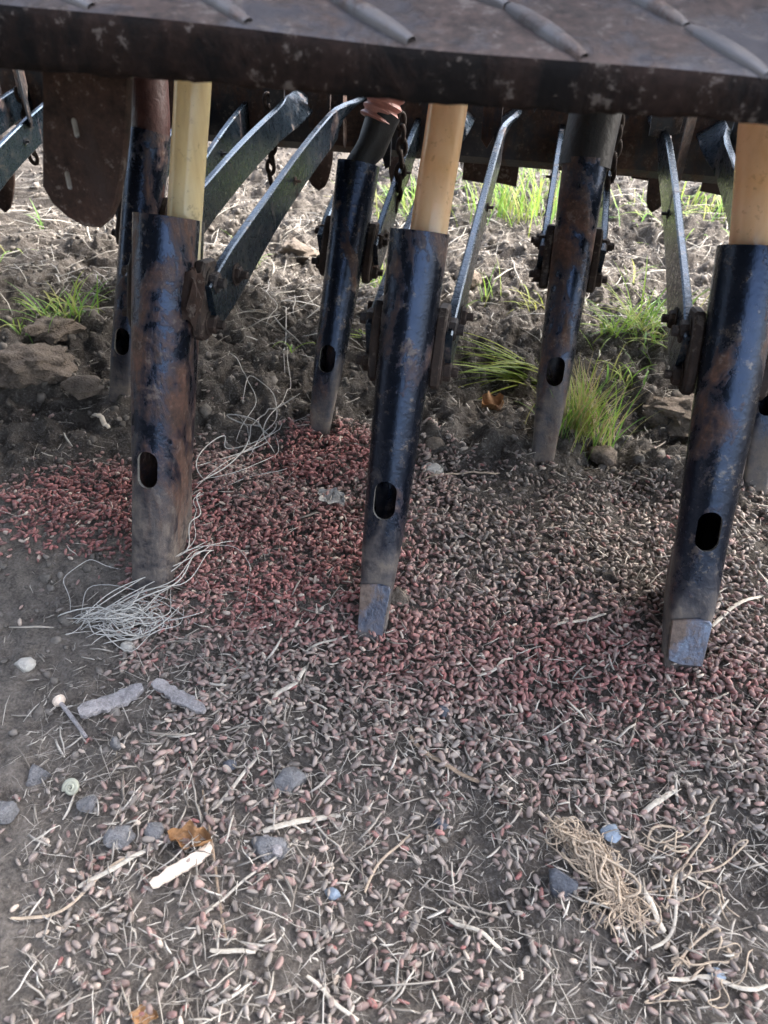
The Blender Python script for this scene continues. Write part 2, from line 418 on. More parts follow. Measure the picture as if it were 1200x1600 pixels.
def hgt(x, y):
    x = np.asarray(x, float); y = np.asarray(y, float)
    rough = smooth(.60, .78, y + .12*(fbm(x*8, y*8, 3)-.5)) * (1-.55*smooth(1.7, 2.6, y))
    leftclod = np.exp(-(((x+.55)/.16)**2+((y-.72)/.16)**2)**2)
    rough = np.maximum(rough, leftclod)
    z = .012*(fbm(x*7, y*7, 11)-.5) + .009*(fbm(x*38, y*38, 12, 3)-.5)
    cl = np.abs(fbm(x*13, y*13, 21, 5)-.5)*2
    cl2 = 1-np.abs(fbm(x*30, y*30, 22, 4)-.5)*4
    fine = fbm(x*90, y*90, 23, 3)-.5
    z = z + rough*(.055*(fbm(x*5.5, y*5.5, 24, 3)-.5) + .034*(cl-.25) + .016*(cl2-.4) + .013*fine)
    z = z + .022*np.exp(-((y-.93-.1*(fbm(x*3, y*0, 5)-.5))/.10)**2)*(.4+fbm(x*6, y*2, 6))*smooth(-.9, -.5, x+.8)
    z = z - .018*np.exp(-(((x-.14)/.045)**2))*np.exp(-((y-.80)/.16)**2)                     # furrow behind the right-hand coulters
    for n, b in CO_BASE.items():
        p = gz(*b); z = z + (.010 if n[0] == 'F' else .003)*np.exp(-(((x-p[0]-.01)/.05)**2+((y-p[1]-.03)/.05)**2))
    z = z + .006*seed_mask(x, y)*(.3+fbm(x*20, y*20, 31))
    z = z + (.006*(fbm(x*110, y*110, 33, 2)-.5) + .008*(fbm(x*26, y*26, 34, 3)-.5))*(1-seed_mask(x, y))
    return z
def grow(a, b, step, lim, k=1.22):
    c = list(np.arange(a, b, step)); s = step; x = c[-1]
    while x < lim: s *= k; x += s; c.append(x)
    s = step; x = c[0]
    while x > -lim: s *= k; x -= s; c.insert(0, x)
    return np.array(c)
xs = grow(-.72, .62, .0036, 200); ys = grow(.08, 1.75, .0036, 200)
XX, YY = np.meshgrid(xs, ys)
ZZ = hgt(XX, YY)
V = np.stack([XX.ravel(), YY.ravel(), ZZ.ravel()], -1)
nx, ny = len(xs), len(ys)
ii = (np.arange(ny-1)[:, None]*nx + np.arange(nx-1)[None, :]).ravel()
L = np.stack([ii, ii+1, ii+nx+1, ii+nx], -1).ravel()
dry = smooth(.58, .46, YY + .1*(fbm(XX*9, YY*9, 301)-.5))*smooth(-.12, -.26, XX + .12*(fbm(XX*11, YY*11, 302)-.5)) * .9
dry = np.maximum(dry, .75*smooth(.40, .28, YY)*smooth(.36, .58, fbm(XX*10, YY*10, 303)))
me = np_mesh('ground', V, L, np.full(len(ii), 4), np.repeat(dry.ravel()[:, None], 3, 1))
ground = link('ground', me, MAT['soil']); tag(ground, kind='structure')
def hgt(x, y):                           # from here on read heights off the finished sheet
    x = np.asarray(x, float); y = np.asarray(y, float)
    i = np.clip(np.searchsorted(xs, x)-1, 0, nx-2); j = np.clip(np.searchsorted(ys, y)-1, 0, ny-2)
    a = (x-xs[i])/(xs[i+1]-xs[i]); b = (y-ys[j])/(ys[j+1]-ys[j])
    return (ZZ[j, i]*(1-a)+ZZ[j, i+1]*a)*(1-b) + (ZZ[j+1, i]*(1-a)+ZZ[j+1, i+1]*a)*b
def gh(x, y): return float(hgt(x, y))
def on(u, v, dz=0.):                     # a spot of the real, uneven ground
    p = gz(u, v)
    for _ in range(3):
        p = gz(u, v, gh(p[0], p[1]))
    return np.array([p[0], p[1], gh(p[0], p[1])+dz])

# added wall of dark boards, out of view behind the camera: it keeps the low sky off everything that faces the camera
MAT['block_boards'] = plain('sky_block_boards', (.022, .02, .019), .8, .4, 12, .002, streak=(1, 1, .1))
g = Geo()
for k in range(44):
    x = -6.2 + k*.146
    g.add(*bar([(x, -1.15+.012*(k % 2), 0), (x, -1.15+.012*(k % 2), 3.1)], .076, .012, ref=(0, 1, 0)))
tag(link('sky_block_wall', g.mesh('sky_block_wall', False), MAT['block_boards']), kind='structure')

# ------------------------------------------------------------------ seed drill: rigid frame, footboard, hopper
drill = thing('seed_drill', (0, .33, 0), 'dark seed drill frame with rusty tread-plate footboard along the top of the photo', 'seed drill')
SL = .3                                   # footboard slope
bn = np.array([0, -SL, 1.])/math.hypot(SL, 1); bd = np.array([0, 1., SL])/math.hypot(SL, 1)
E0 = np.array([0, .33, .431])
def board_uv(u, v):
    d = ray(u, v); t = ((E0-CAM)@bn)/(d@bn); P = CAM + d*t; return P[0], (P-E0)@bd
g = Geo()
prof = [(0, 0), (.30, 0), (.30, -.004), (.004, -.004)]     # along bd, along bn
# plate with a folded lip that hangs down at the near edge
sec = []
for a in np.linspace(0, math.pi/2, 6): sec.append((.005-.005*math.sin(a), -.005+.005*math.cos(a)) )
top_far = E0 + bd*.30
lipz = -.0145
secY = [top_far, E0+bd*.005] + [E0 + bd*.005*(1-math.sin(a)) + np.array([0, 0, -.005*(1-math.cos(a))]) for a in np.linspace(.2, math.pi/2, 5)]
secY += [E0+np.array([0, .0005, lipz+.002]), E0+np.array([0, .002, lipz]), E0+np.array([0, .006, lipz]), E0+np.array([0, .008, -.007]), E0+np.array([0, .012, -.006]), top_far-bn*.004]
xsb = np.linspace(-2.0, 2.0, 701); ns = len(secY)
def crease(x): return float(np.interp(x, [-1.3, -.30, .08, 1.3], [.012, .0115, .0, 0]))
def board_strip(k0, k1, close):
    Vb = []; Fb = []
    ks = list(range(k0, k1)); n = len(ks)
    for x in xsb:
        dent = .0016*mnoise.noise(Vector((x*9, 0, 0)))
        for k in ks:
            q = secY[k]; up = crease(x) if (k < 6 or k > 10) else crease(x)*max(0, (9-k)/4)*.6
            rz_ = .0016*mnoise.noise(Vector((x*70, k*3., 1))) + .0012*mnoise.noise(Vector((x*220, k*5., 2))) if 4 < k < 11 else 0
            Vb.append((x, q[1]+dent*.5, q[2]+dent+up+rz_))
    for i in range(len(xsb)-1):
        for k in range(n if close else n-1):
            k2 = (k+1) % n; Fb.append((i*n+k, (i+1)*n+k, (i+1)*n+k2, i*n+k2))
    return Geo().add(Vb, Fb)
gb = Geo(); 
board = part('footboard', board_strip(0, 4, False), MAT['board'], drill, True, 40)
g = board_strip(3, 13, False); lip = part('front_lip', g, MAT['lip'], board, True, 50)
tag(board, 'rusty brown-grey tread-plate footboard with folded front lip')
# raised ribs of the tread plate, each its own piece
def rib(x0, d0, x1, d1):
    g = Geo(); m = 9; n = 7; Vr = []; Fr = []
    A = E0 + np.array([x0, 0, crease(x0)]) + bd*d0; B = E0 + np.array([x1, 0, crease(x1)]) + bd*d1
    A = A-(B-A)*.06; dr = (B-A)/np.linalg.norm(B-A); sd_ = np.cross(bn, dr)
    for i in range(m):
        t = i/(m-1); wv = math.sin(math.pi*min(1, .08+.84*t))**.4
        for j in range(n):
            a = math.pi*j/(n-1)
            Vr.append(A + (B-A)*t + sd_*.0036*wv*math.copysign(abs(math.cos(a))**.6, math.cos(a)) + bn*(.0042*wv*math.sin(a)**.6-.0006))
    for i in range(m-1):
        for j in range(n-1): Fr.append((i*n+j, i*n+j+1, (i+1)*n+j+1, (i+1)*n+j))
    g.add(Vr, Fr); return g
rib_px = [((40, 0), (150, 50)), ((285, 0), (390, 65)), ((515, 15), (640, 90)), ((800, 30), (910, 105)), ((1080, 55), (1200, 130)),
          ((440, -18), (505, 12)), ((715, -8), (790, 25)), ((968, -6), (1070, 48))]
for a, b in rib_px:
    x0, d0 = board_uv(*a); x1, d1 = board_uv(*b)
    part('tread_rib', rib(x0, max(d0, .004), x1, max(d1, .0035)), MAT['rib'], board, True, None)
xa0, da0, xa1, da1 = -.095, .037, -.055, .0035
for k in range(-7, 9):                   # the same tread goes on over the rest of the plate
    for j in range(5):
        xx0 = xa0 + k*.0735 - j*.047
        if (j == 0 and -2 <= k <= 2) or (j == 1 and 0 <= k <= 2): continue
        part('tread_rib', rib(xx0, da0+j*.043, xx0+.040, da1+j*.043), MAT['rib'], board, True, None)
# hopper above the footboard, with its sloping bottom
g = Geo(); hop = [(.50, .62), (.66, .52), (.92, .52), (1.08, .68), (1.12, 1.1), (.46, 1.1)]
g.add(*prism(hop, (0, 1, 0), (0, 0, 1), (-1.5, 0, 0), (3.0, 0, 0), bev=.01))
part('seed_hopper', g, MAT['hopper'], drill, True, 30)
# pivot beam that carries the drag arms and the deep front beam
g = Geo(); g.add(*bar([(-2, 1.075, .258), (2, 1.075, .258)], .030, .046)); part('pivot_beam', g, MAT['frame'], drill)
g = Geo(); g.add(*bar([(-2, 1.21, .262), (2, 1.21, .262)], .02, .05)); part('front_beam', g, MAT['frame'], drill)
for x in (-.62, -.325, -.12, .095, .31, .55):
    g = Geo(); pl = [(-.02, 0), (.02, 0), (.024, -.1), (.012, -.16), (-.012, -.16), (-.024, -.1)]
    g.add(*prism(pl, (0, 1, 0), (0, 0, 1), (x-.003, 1.075, .41), (.006, 0, 0), bev=.001)); part('hanger_bracket', g, MAT['frame'], drill)
for x, wdt, h0, zz in ((-.095, .022, .32, .138), (-.052, .018, .3, .138), (.150, .022, .3, .160), (.245, .018, .3, .15), (-.40, .02, .3, .17)):
    g = Geo(); pl = [(-wdt, 0), (wdt, 0), (wdt*.96, zz-h0), (-wdt, zz-h0+.004)]
    g.add(*prism(pl, (1, 0, 0), (0, 0, 1), (x, 1.236, h0), (0, .006, 0), bev=.001)); o = part('deflector_plate', g, MAT['rust'], drill)
rs_ = np.random.default_rng(5)
for k in range(30):                      # dark clips, straps and brackets hanging from the pivot beam
    x = -.72 + k*.044 + rs_.uniform(-.012, .012); y = rs_.uniform(.94, 1.03); wv = rs_.uniform(.005, .020); z1 = .42; z0 = rs_.uniform(.215, .30)
    pl = [(-wv, z1), (wv, z1), (wv*rs_.uniform(.5, 1), z0+rs_.uniform(0, .02)), (rs_.uniform(-.3, .3)*wv, z0), (-wv*rs_.uniform(.5, 1), z0+rs_.uniform(0, .03))]
    part('clip_bracket', Geo().add(*prism(pl[::-1], (math.cos(k), math.sin(k)*.5, 0), (0, 0, 1), (x, y, 0), (0, .006, 0), bev=.001)), MAT['frame'], drill)
# rusty tongue-shaped plate below the left end of the footboard
Yt = .385
out = [(65, 105), (65, 292), (80, 318), (104, 340), (132, 355), (156, 357), (170, 345), (181, 318), (190, 270), (196, 215), (200, 105)]
P = np.array([py(u, v, Yt) for u, v in out]); c0 = P.mean(0)
g = Geo(); g.add(*prism([(q[0]-c0[0], q[2]-c0[2]) for q in P], (1, 0, 0), (0, 0, 1), c0, (0, .007, 0), bev=.0012))
tong = part('hanging_plate', g, MAT['rust'], drill); tag(tong, 'rusty tongue-shaped plate with rounded lower end')
def fix_normals(me):
    bm = bmesh.new(); bm.from_mesh(me); bmesh.ops.recalc_face_normals(bm, faces=bm.faces); bm.to_mesh(me); bm.free()
def cut(obj, cutters):
    fix_normals(obj.data)
    for gg in cutters:
        cm = gg.mesh('cutter', False); fix_normals(cm); co = bpy.data.objects.new('cutter', cm); COL.objects.link(co)
        top = obj
        while top.parent: top = top.parent
        co.location = -0.*top.location
        cm.transform(Matrix.Translation(-Vector(top.location)))
        co.location = top.location
        cm.materials.append(MAT['edge'])
        mod = obj.modifiers.new('b', 'BOOLEAN'); mod.operation = 'DIFFERENCE'; mod.solver = 'EXACT'; mod.object = co
        try: mod.material_mode = 'TRANSFER'
        except Exception: pass
        bpy.context.view_layer.update()
        dg = bpy.context.evaluated_depsgraph_get()
        nm = bpy.data.meshes.new_from_object(obj.evaluated_get(dg), depsgraph=dg)
        obj.modifiers.clear(); obj.data = nm
        bpy.data.objects.remove(co)
    obj.data.polygons.foreach_set('use_smooth', np.ones(len(obj.data.polygons), bool)); obj.data.set_sharp_from_angle(angle=R(35))
def slot(c, a, b, d, hw, hh, n=10):
    pl = [(hw*math.cos(t), hh-hw+hw*math.sin(t)) for t in np.linspace(0, math.pi, n)] + [(hw*math.cos(t), -hh+hw+hw*math.sin(t)) for t in np.linspace(math.pi, 2*math.pi, n)]
    return Geo().add(*prism(pl, a, b, np.asarray(c), np.asarray(d)))
cut(tong, [slot(py(u, v, Yt)-np.array([0, .01, 0]), (1, 0, 0), (0, 0, 1), (0, .03, 0), .0014, .0046) for u, v in ((118, 200), (107, 282))])

# ------------------------------------------------------------------ coulters
def section(R0, d, Rf, sq, n=44):
    """closed outline; -y is the side turned to the camera; rear arc radius R0, front arc radius Rf at y=d"""
    pts = []
    h = n//2
    for k in range(h):
        a = math.pi + math.pi*k/(h-1)
        c, s_ = math.cos(a), math.sin(a)
        e = 2/(2+sq)
        pts.append((R0*math.copysign(abs(c)**e, c), R0*math.copysign(abs(s_)**e, s_)*(1-.25*min(1, sq/4))))
    for k in range(h):
        a = math.pi*k/(h-1)
        pts.append((Rf*math.cos(a), d + Rf*math.sin(a)))
    return np.array(pts)
def coulter(key, top_px, hole_t, lug_t, mat, prof, label, arm_end=1.075, hole=(.0085, .0155), pivot_z=.275, lug_r=.026, plate=True, arms=(1, 1), weld=False, rod=0):
    base = on(*CO_BASE[key]); b0 = gz(*CO_BASE[key]); top = py(*top_px, b0[1], .4)
    root = thing('seed_coulter', base, label, 'coulter', 'seed coulters of the drill')
    base = b0 - np.array([0, 0, .006]) if True else base
    ax = top-base; Lh = np.linalg.norm(ax); ax /= Lh
    xa = np.cross((0, 1, 0), ax); xa /= np.linalg.norm(xa); ya = np.cross(ax, xa)     # ya points away from the camera
    ts = np.concatenate([np.linspace(0, .16, 7), np.linspace(.2, 1, 17)])
    def prm(t): return [np.interp(t, [q[0] for q in prof], [q[i] for q in prof]) for i in range(1, 5)]   # R0, d, Rf, sq
    rings = []
    for t in ts:
        r0, d, rf, sq = prm(t); s = section(r0, d, rf, sq)
        tip = .010*max(0, 1-t/.06)           # lower end cut slanting
        rings.append(base + ax*Lh*t + np.outer(s[:, 0], xa) + np.outer(s[:, 1], ya) + np.outer(np.clip(s[:, 1], 0, .05)*0, ax))
    inner = []
    th = .0032
    for t in ts:
        r0, d, rf, sq = prm(t); s = section(max(r0-th, .002), d, max(rf-th, .0012), sq)
        inner.append(base + ax*Lh*t + np.outer(s[:, 0], xa) + np.outer(s[:, 1], ya))
    n = len(rings[0]); m = len(ts)
    V = np.concatenate(rings + inner[::-1]); Fc = []
    tot = 2*m
    for i in range(tot):
        i2 = (i+1) % tot
        for j in range(n):
            k = (j+1) % n; Fc.append((i*n+j, i*n+k, i2*n+k, i2*n+j))
    g = Geo().add(V, Fc)
    tube = part('tube', g, MAT[mat], root, True, 40)
    hc = base + ax*Lh*hole_t
    cut(tube, [slot(hc - ya*.05, xa, ax, ya*.048, *hole)])
    if plate:                                # bare wear plate on the face of the boot
        r0, d, rf, sq = prm(.08)
        g = Geo(); z0, z1 = (.016 if key == 'C3' else .006), .075
        ra, rb = prm(0.0)[0]*.92, prm(z1/Lh)[0]*.85
        pl = [(-ra*.9, z0+.003), (-ra*.2, z0), (ra*.95, z0+.001), (ra*1.0, .03), (rb*.98, z1*.70), (rb*.85, z1*.735), (rb*.3, z1*.745), (-rb*.4, z1*.725), (-rb*.93, z1*.70), (-ra*1.0, .03)]
        yoff = -prm(.05)[0]*.80
        g.add(*prism(pl, xa, ax, base + ya*(yoff-.0042), ya*.003, bev=.0008))
        part('wear_plate', g, MAT['bare'], root)
    lc = base + ax*Lh*lug_t
    r0, d, rf, sq = prm(lug_t)
    for s, do in ((-1, arms[0]), (1, arms[1])):
        if not do: continue
        x_off = s*(r0+.0035)
        lp = lc + xa*x_off + ya*(.014)
        # rounded lug plate standing on the side of the tube
        hh = .030
        pl = [(-.008, -hh), (-.013, -.016), (-.013, .016), (-.008, hh*.9), (.014, hh), (.026, hh*.6), (.030, 0), (.026, -hh*.7), (.010, -hh*1.1), (0, -hh*1.12)]
        g = Geo().add(*prism(pl, ya, ax, lp - xa*.004, xa*.008, bev=.0016))
        lug = part('lug', g, MAT['lug'], root)
        part('bolt', bolt(lp + xa*s*.004 + ya*.006 + ax*.012, xa*s, .0085), MAT['lug'], lug)
        part('bolt', bolt(lp + xa*s*.004 + ya*.008 - ax*.02, xa*s, .0075), MAT['lug'], lug)
        if weld and s > 0:
            vv, ff = rock((0, 0, 0), (.008, .010, .022), 77, 3, .9, facets=0)
            Rm = np.stack([xa, ya, ax], 1)
            g = Geo().add(vv@Rm.T + lc + xa*(r0+.001) + ya*(-.002), ff); part('weld_bead', g, MAT['rust'], root)
        A = lp + xa*s*.006 + ya*.004 - ax*.008
        E = np.array([lp[0]+.004+s*.004, arm_end, pivot_z])
        m = 22; tt = np.linspace(0, 1, m)
        pts = [A + (E-A)*t + np.array([0, 0, .012*math.sin(math.pi*t)]) for t in tt]
        hh = np.interp(tt, [0, .08, .3, 1], [.020, .023, .0185, .0165])
        tw = [s*R(55)*float(smooth(.72, .92, t)) for t in tt]
        g = Geo().add(*bar(pts, .0034, hh, twists=tw))
        arm = part('drag_arm', g, MAT['arm'], root)
        q = pts[2] + np.array([s*.0035, 0, 0]); part('bolt', bolt(q, (s, 0, 0), .007, .005), MAT['lug'], arm)
        q = pts[9] + np.array([s*.0035, 0, 0]); part('bolt', bolt(q, (s, 0, 0), .003, .001), MAT['frame'], arm)
    if rod:
        c = lc + np.array([.004, 0, 0]); yr = c[1] + rod; zr = c[2] + .02
        g = Geo().add(*bar([(c[0]-r0-.010, yr, zr+.012), (c[0]+r0+.010, yr, zr+.012)], .006, .006)); part('cross_pin', g, MAT['lug'], root)
        q0 = np.array([c[0], yr, zr]); q1 = q0 + np.array([.004, .05, .24])
        g = Geo().add(*sweep([q0, q0+(q1-q0)*.5, q1], .0042, 10)); rd_ = part('pressure_rod', g, MAT['frame'], root)
        tt = np.linspace(0, 11*2*math.pi, 260); d_ = (q1-q0)/np.linalg.norm(q1-q0); a_, b_, _ = frame_of(d_)
        Q = q0 + np.outer(.03+.10*tt/tt[-1], d_) + .0105*(np.outer(np.cos(tt), a_)+np.outer(np.sin(tt), b_))
        part('coil_spring', Geo().add(*sweep(Q, .0017, 6)), MAT['lug'], rd_, True, None)
    return root, base, ax, Lh, xa, ya
#            t     R0     d     Rf    squareness
P_round = [(0, .0120, .030, .005, 3), (.12, .0125, .030, .006, 3), (.24, .0150, .022, .010, 1.2), (.36, .0172, .014, .015, .0), (.7, .0196, .006, .0196, 0), (1, .0212, .004, .0212, 0)]
P_left = [(0, .0160, .060, .006, 2.5), (.10, .0165, .060, .008, 2), (.2, .0180, .052, .010, .8), (.32, .0195, .040, .013, .0), (.6, .0225, .034, .016, 0), (1, .0235, .022, .021, 0)]
P_right = [(0, .0150, .072, .006, 4), (.12, .0158, .070, .007, 4), (.22, .0178, .056, .010, 1.5), (.34, .0190, .030, .012, .0), (.6, .0212, .018, .018, 0), (1, .0222, .010, .021, 0)]
coul = {}
coul['C1'] = coulter('C1', (258, 338), .378, .82, 'coulter0', P_left, 'rust-streaked dark blue coulter tube nearest the left, with white twine at its foot', weld=True, plate=False)
coul['C2'] = coulter('C2', (655, 362), .392, .76, 'coulter1', P_round, 'dark blue front coulter tube in the middle, muddy tip beside pink grain', )
coul['C3'] = coulter('C3', (1176, 385), .388, .78, 'coulter2', P_right, 'large front coulter tube at the right edge with bare bluish wear plate')
far_hole = (.0085, .0150)
coul['F1'] = coulter('F1', (233, 206), .30, .72, 'coulter3', P_round, 'black rear coulter tube half hidden behind the left front coulter', hole=far_hole, plate=False, arm_end=1.15, pivot_z=.262)
coul['F2'] = coulter('F2', (560, 255), .32, .72, 'coulter4', P_round, 'dark blue open-topped rear coulter between the left and middle front coulters', hole=far_hole, plate=False, arm_end=1.15, pivot_z=.262)
coul['F3'] = coulter('F3', (915, 250), .36, .72, 'coulter5', P_round, 'rust-brown rear coulter in front of the green grass clump', hole=far_hole, plate=False, arm_end=1.15, pivot_z=.262)
coul['F4'] = coulter('F4', (1238, 270), .32, .72, 'coulter6', P_round, 'rear coulter mostly hidden behind the right front coulter', hole=far_hole, plate=False, arm_end=1.15, pivot_z=.262)
coul['F0'] = coulter('F0', (-120, 190), .32, .72, 'coulter7', P_round, 'rear coulter outside the left edge, only its drag arms in view', hole=far_hole, plate=False, arm_end=1.15, pivot_z=.262)

# ------------------------------------------------------------------ hoses that drop into the coulters
def hose(key, up_px, rad, mat, label, wall=.0025, corr=False, ins=.06, name='seed_hose', dx=0., dy=.004):
    root, base, ax, Lh, xa, ya = coul[key]; top = base + ax*Lh + xa*dx + ya*(dy-.004)
    b0 = gz(*CO_BASE[key]); up_ = py(*up_px, b0[1], .4)
    d = up_-top; d /= np.linalg.norm(d)
    pts = [top - ax*ins + ya*.004, top + ya*.004 - ax*ins*.5, top + ya*.004, top + (up_-top)*.5 + ya*.004, up_ + ya*.004, up_ + d*.08 + np.array([0, .01, .03]), np.array([up_[0], .72, .56])]
    if ins < 0: pts = [top + (up_-top)*.74 + ya*.004] + pts[4:]
    # resample smoothly
    P = np.array(pts); t = np.concatenate([[0], np.cumsum(np.linalg.norm(np.diff(P, axis=0), axis=1))]); tt = np.linspace(0, t[-1], 60)
    Q = np.stack([np.interp(tt, t, P[:, i]) for i in range(3)], 1)
    for _ in range(6): Q[1:-1] = .25*Q[:-2]+.5*Q[1:-1]+.25*Q[2:]
    g = Geo(); rr = rad
    if corr:
        tt2 = np.linspace(0, t[-1], 200); Q = np.stack([np.interp(tt2, tt, Q[:, i]) for i in range(3)], 1)
        rr = rad*(1+.10*np.sin(tt2/.0078*2*math.pi))
    a, fa = sweep(Q, rr, 28, cap=False); n0 = len(a)
    b, fb = sweep(Q, (rr if np.isscalar(rr) else rad*.9)-wall, 28, cap=False)
    m = len(Q); n = 28
    Fc = fa + [tuple(i+n0 for i in f[::-1]) for f in fb]
    for j in range(n):
        k = (j+1) % n
        Fc.append((k, j, n0+j, n0+k)); e = (m-1)*n; Fc.append((e+j, e+k, n0+e+k, n0+e+j))
    g.add(np.concatenate([a, b]), Fc)
    return solo(name, g, MAT[mat], label, 'hose', 'seed hoses of the drill', 50)
hose('C1', (298, 135), .0132, 'hoseA', 'pale yellow translucent seed hose standing in the left front coulter', dx=.0085, dy=.016)
hose('C2', (700, 160), .0133, 'hoseB', 'amber translucent seed hose standing in the middle front coulter', dx=.006)
hose('C3', (1192, 185), .0142, 'hoseB', 'amber seed hose cut by the right edge of the photo')
hose('F1', (228, 130), .0205, 'maroon', 'dark maroon rubber hose beside the pale yellow hose', name='rubber_hose')
hose('F3', (930, 180), .0245, 'black', 'thick black rubber hose over the rust-brown rear coulter', ins=.006, name='rubber_hose')
hose('F2', (598, 165), .0175, 'pinkhose', 'pink corrugated hose just under the footboard, above the open-topped coulter', corr=True, ins=-.088, name='corrugated_hose')
r_, b_, a_, l_, x_, y_ = coul['F2']; t_ = b_ + a_*l_; e_ = py(596, 184, gz(*CO_BASE['F2'])[1], .4)
Q = np.array([t_ - a_*.05 + y_*.004, t_ + y_*.004, t_ + (e_-t_)*.35 + x_*.004 + y_*.004, e_ + y_*.004, e_ + (e_-t_)*.15 + y_*.004])
solo('rubber_sleeve', Geo().add(*sweep(Q, [.013, .0135, .0150, .0165, .0165], 20)), MAT['black'], 'black rubber sleeve between the pink corrugated hose and the open-topped coulter', 'hose')

# ------------------------------------------------------------------ spoon-shaped tine points hanging behind the beams, chains
def tine(px, y, wpx, hpx, label, lean=0):
    c = py(*px, y); sc = (c-CAM)@LOOK/F_PX; wd = wpx*sc/2; ht = hpx*sc*1.15
    loc = np.array([c[0], c[1], c[2]]); root = thing('spring_tine', loc, label, 'tine', 'spoon-pointed tines under the front beam')
    g = Geo(); V = []; Fc = []; m = 14; n = 9
    for i in range(m):
        t = i/(m-1); wv = wd*(math.sin(math.pi*min(1, .5*t**.8+.0))**.6 if t < 1 else 1)*(1-.45*smooth(.55, 1, t))
        wv = max(wv, .0006)
        for j in range(n):
            s = -1+2*j/(n-1); V.append(c + np.array([s*wv + lean*t*ht, .010*(s*s)*t + .02*t*t, t*ht]))
    V2 = np.array(V)+np.array([0, .004, 0]); k = len(V)
    for i in range(m-1):
        for j in range(n-1):
            f = (i*n+j, i*n+j+1, (i+1)*n+j+1, (i+1)*n+j); Fc.append(f); Fc.append(tuple(q+k for q in f[::-1]))
    for i in range(m-1):
        Fc.append((i*n, (i+1)*n, (i+1)*n+k, i*n+k)); Fc.append((i*n+n-1, i*n+n-1+k, (i+1)*n+n-1+k, (i+1)*n+n-1))
    g.add(np.concatenate([V, V2]), Fc); part('point', g, MAT['rust'], root)
    q = c + np.array([lean*ht, .018, ht*.8]); g = Geo().add(*bar([q, q+np.array([0, .012, .06]), q+np.array([0, .05, .13])], .009, .005, ref=(0, 1, 0)))
    part('shank', g, MAT['frame'], root)
tine((498, 298), 1.16, 55, 75, 'brown spoon-shaped tine point left of the open-topped coulter', lean=-.1)
tine((622, 303), 1.16, 42, 60, 'brown tine point showing between the open-topped coulter and the amber hose')
tine((1018, 332), 1.16, 48, 80, 'brown spoon-shaped tine point right of the rust-brown coulter', lean=.15)
tine((8, 332), 1.1, 46, 70, 'rust-brown tine point at the left edge of the photo')
def chain(p0, n, ln, label, swing=.0):
    root = thing('chain', p0 - np.array([0, 0, n*ln]), label, 'chain', 'chains hanging under the drill')
    base = Geo(); t = np.linspace(0, 2*math.pi, 18, endpoint=False); a, b = ln*.36, ln*.68
    ringp = np.stack([a*np.cos(t), 0*t, b*np.sin(t)], 1); V = []; k = 7
    for i in range(18):
        tg = ringp[(i+1) % 18]-ringp[i-1]; tg /= np.linalg.norm(tg); nrm = np.cross(tg, (0, 1, 0))
        for j in range(k):
            an = 2*math.pi*j/k; V.append(ringp[i] + .0026*(nrm*math.cos(an)+np.array([0, 1, 0])*math.sin(an)))
    Fc = [(i*k+j, i*k+(j+1) % k, ((i+1) % 18)*k+(j+1) % k, ((i+1) % 18)*k+j) for i in range(18) for j in range(k)]
    me = Geo().add(V, Fc).mesh('link'); me.materials.append(MAT['lug'])
    for i in range(n):
        o = bpy.data.objects.new('link', me); COL.objects.link(o); o.parent = root
        o.location = (swing*math.sin(i*.6), swing*.5*math.cos(i*.9), (n-i-.5)*ln); o.rotation_euler = (random.uniform(-.15, .15), random.uniform(-.15, .15), (i % 2)*1.57+random.uniform(-.3, .3)+.4)
chain(py(418, 150, 1.0), 8, .0125, 'dark chain hanging between the left drag arms', .004)
chain(py(968, 180, .9), 7, .0125, 'dark chain hanging right of the thick black hose', .003)
chain(py(626, 180, .9), 8, .0125, 'dark chain hanging left of the middle amber hose', .003)
chain(py(28, 140, 1.0), 7, .0125, 'dark chain hanging at the left edge beyond the rusty plate', .004)

# ------------------------------------------------------------------ grain
def grain_template(n, m, seed, cr=.22):
    rs = np.random.default_rng(seed); V = [(-1, 0, 0)]; Fc = []
    asym = rs.uniform(-.12, .12)
    for i in range(1, m):
        t = i/m; x = -math.cos(math.pi*t); r = math.sin(math.pi*t)**.85*(1+asym*x)
        for j in range(n):
            a = 2*math.pi*j/n; c, s_ = math.cos(a), math.sin(a)
            rr = r*(1 - cr*max(0, -s_)**6)
            V.append((x, rr*c*.52, rr*s_*.46))
    V.append((1, 0, 0)); e = len(V)-1
    for j in range(n): Fc.append((0, 1+(j+1) % n, 1+j))
    for i in range(m-2):
        for j in range(n):
            k = (j+1) % n; Fc.append((1+i*n+j, 1+i*n+k, 1+(i+1)*n+k, 1+(i+1)*n+j))
    for j in range(n): Fc.append((e, 1+(m-2)*n+j, 1+(m-2)*n+(j+1) % n))
    V = np.array(V); V[:, 2] += .10*(1-V[:, 0]**2)-.05          # slight curve
    return V, Fc
GT = [grain_template(7, 5, k) for k in range(4)] + [grain_template(6, 4, k) for k in range(4)]
N = 99000
px_ = rng.uniform(-.58, .82, N); py_ = rng.uniform(.04, .80, N)
mk = seed_mask(px_, py_)
dens = mk*(.30+.70*smooth(.24, .44, py_))*(.55+.9*fbm(px_*22, py_*22, 57, 3))
keep = rng.uniform(0, 1, N) < np.maximum(dens*(1-.5*smooth(.47, .58, py_)*smooth(-.10, .0, px_)), .006)
uu, vv = pix(px_, py_)
keep &= ((uu > -60) & (uu < 1260) & (vv < 1640)) | (rng.uniform(0, 1, N) < .3)       # thinner where only a side step would show it
px_, py_, mk = px_[keep], py_[keep], mk[keep]
n = len(px_)
hz = hgt(px_, py_) + rng.uniform(-.0024, .0066, n)*np.clip(mk+.05, 0, 1) + .0008
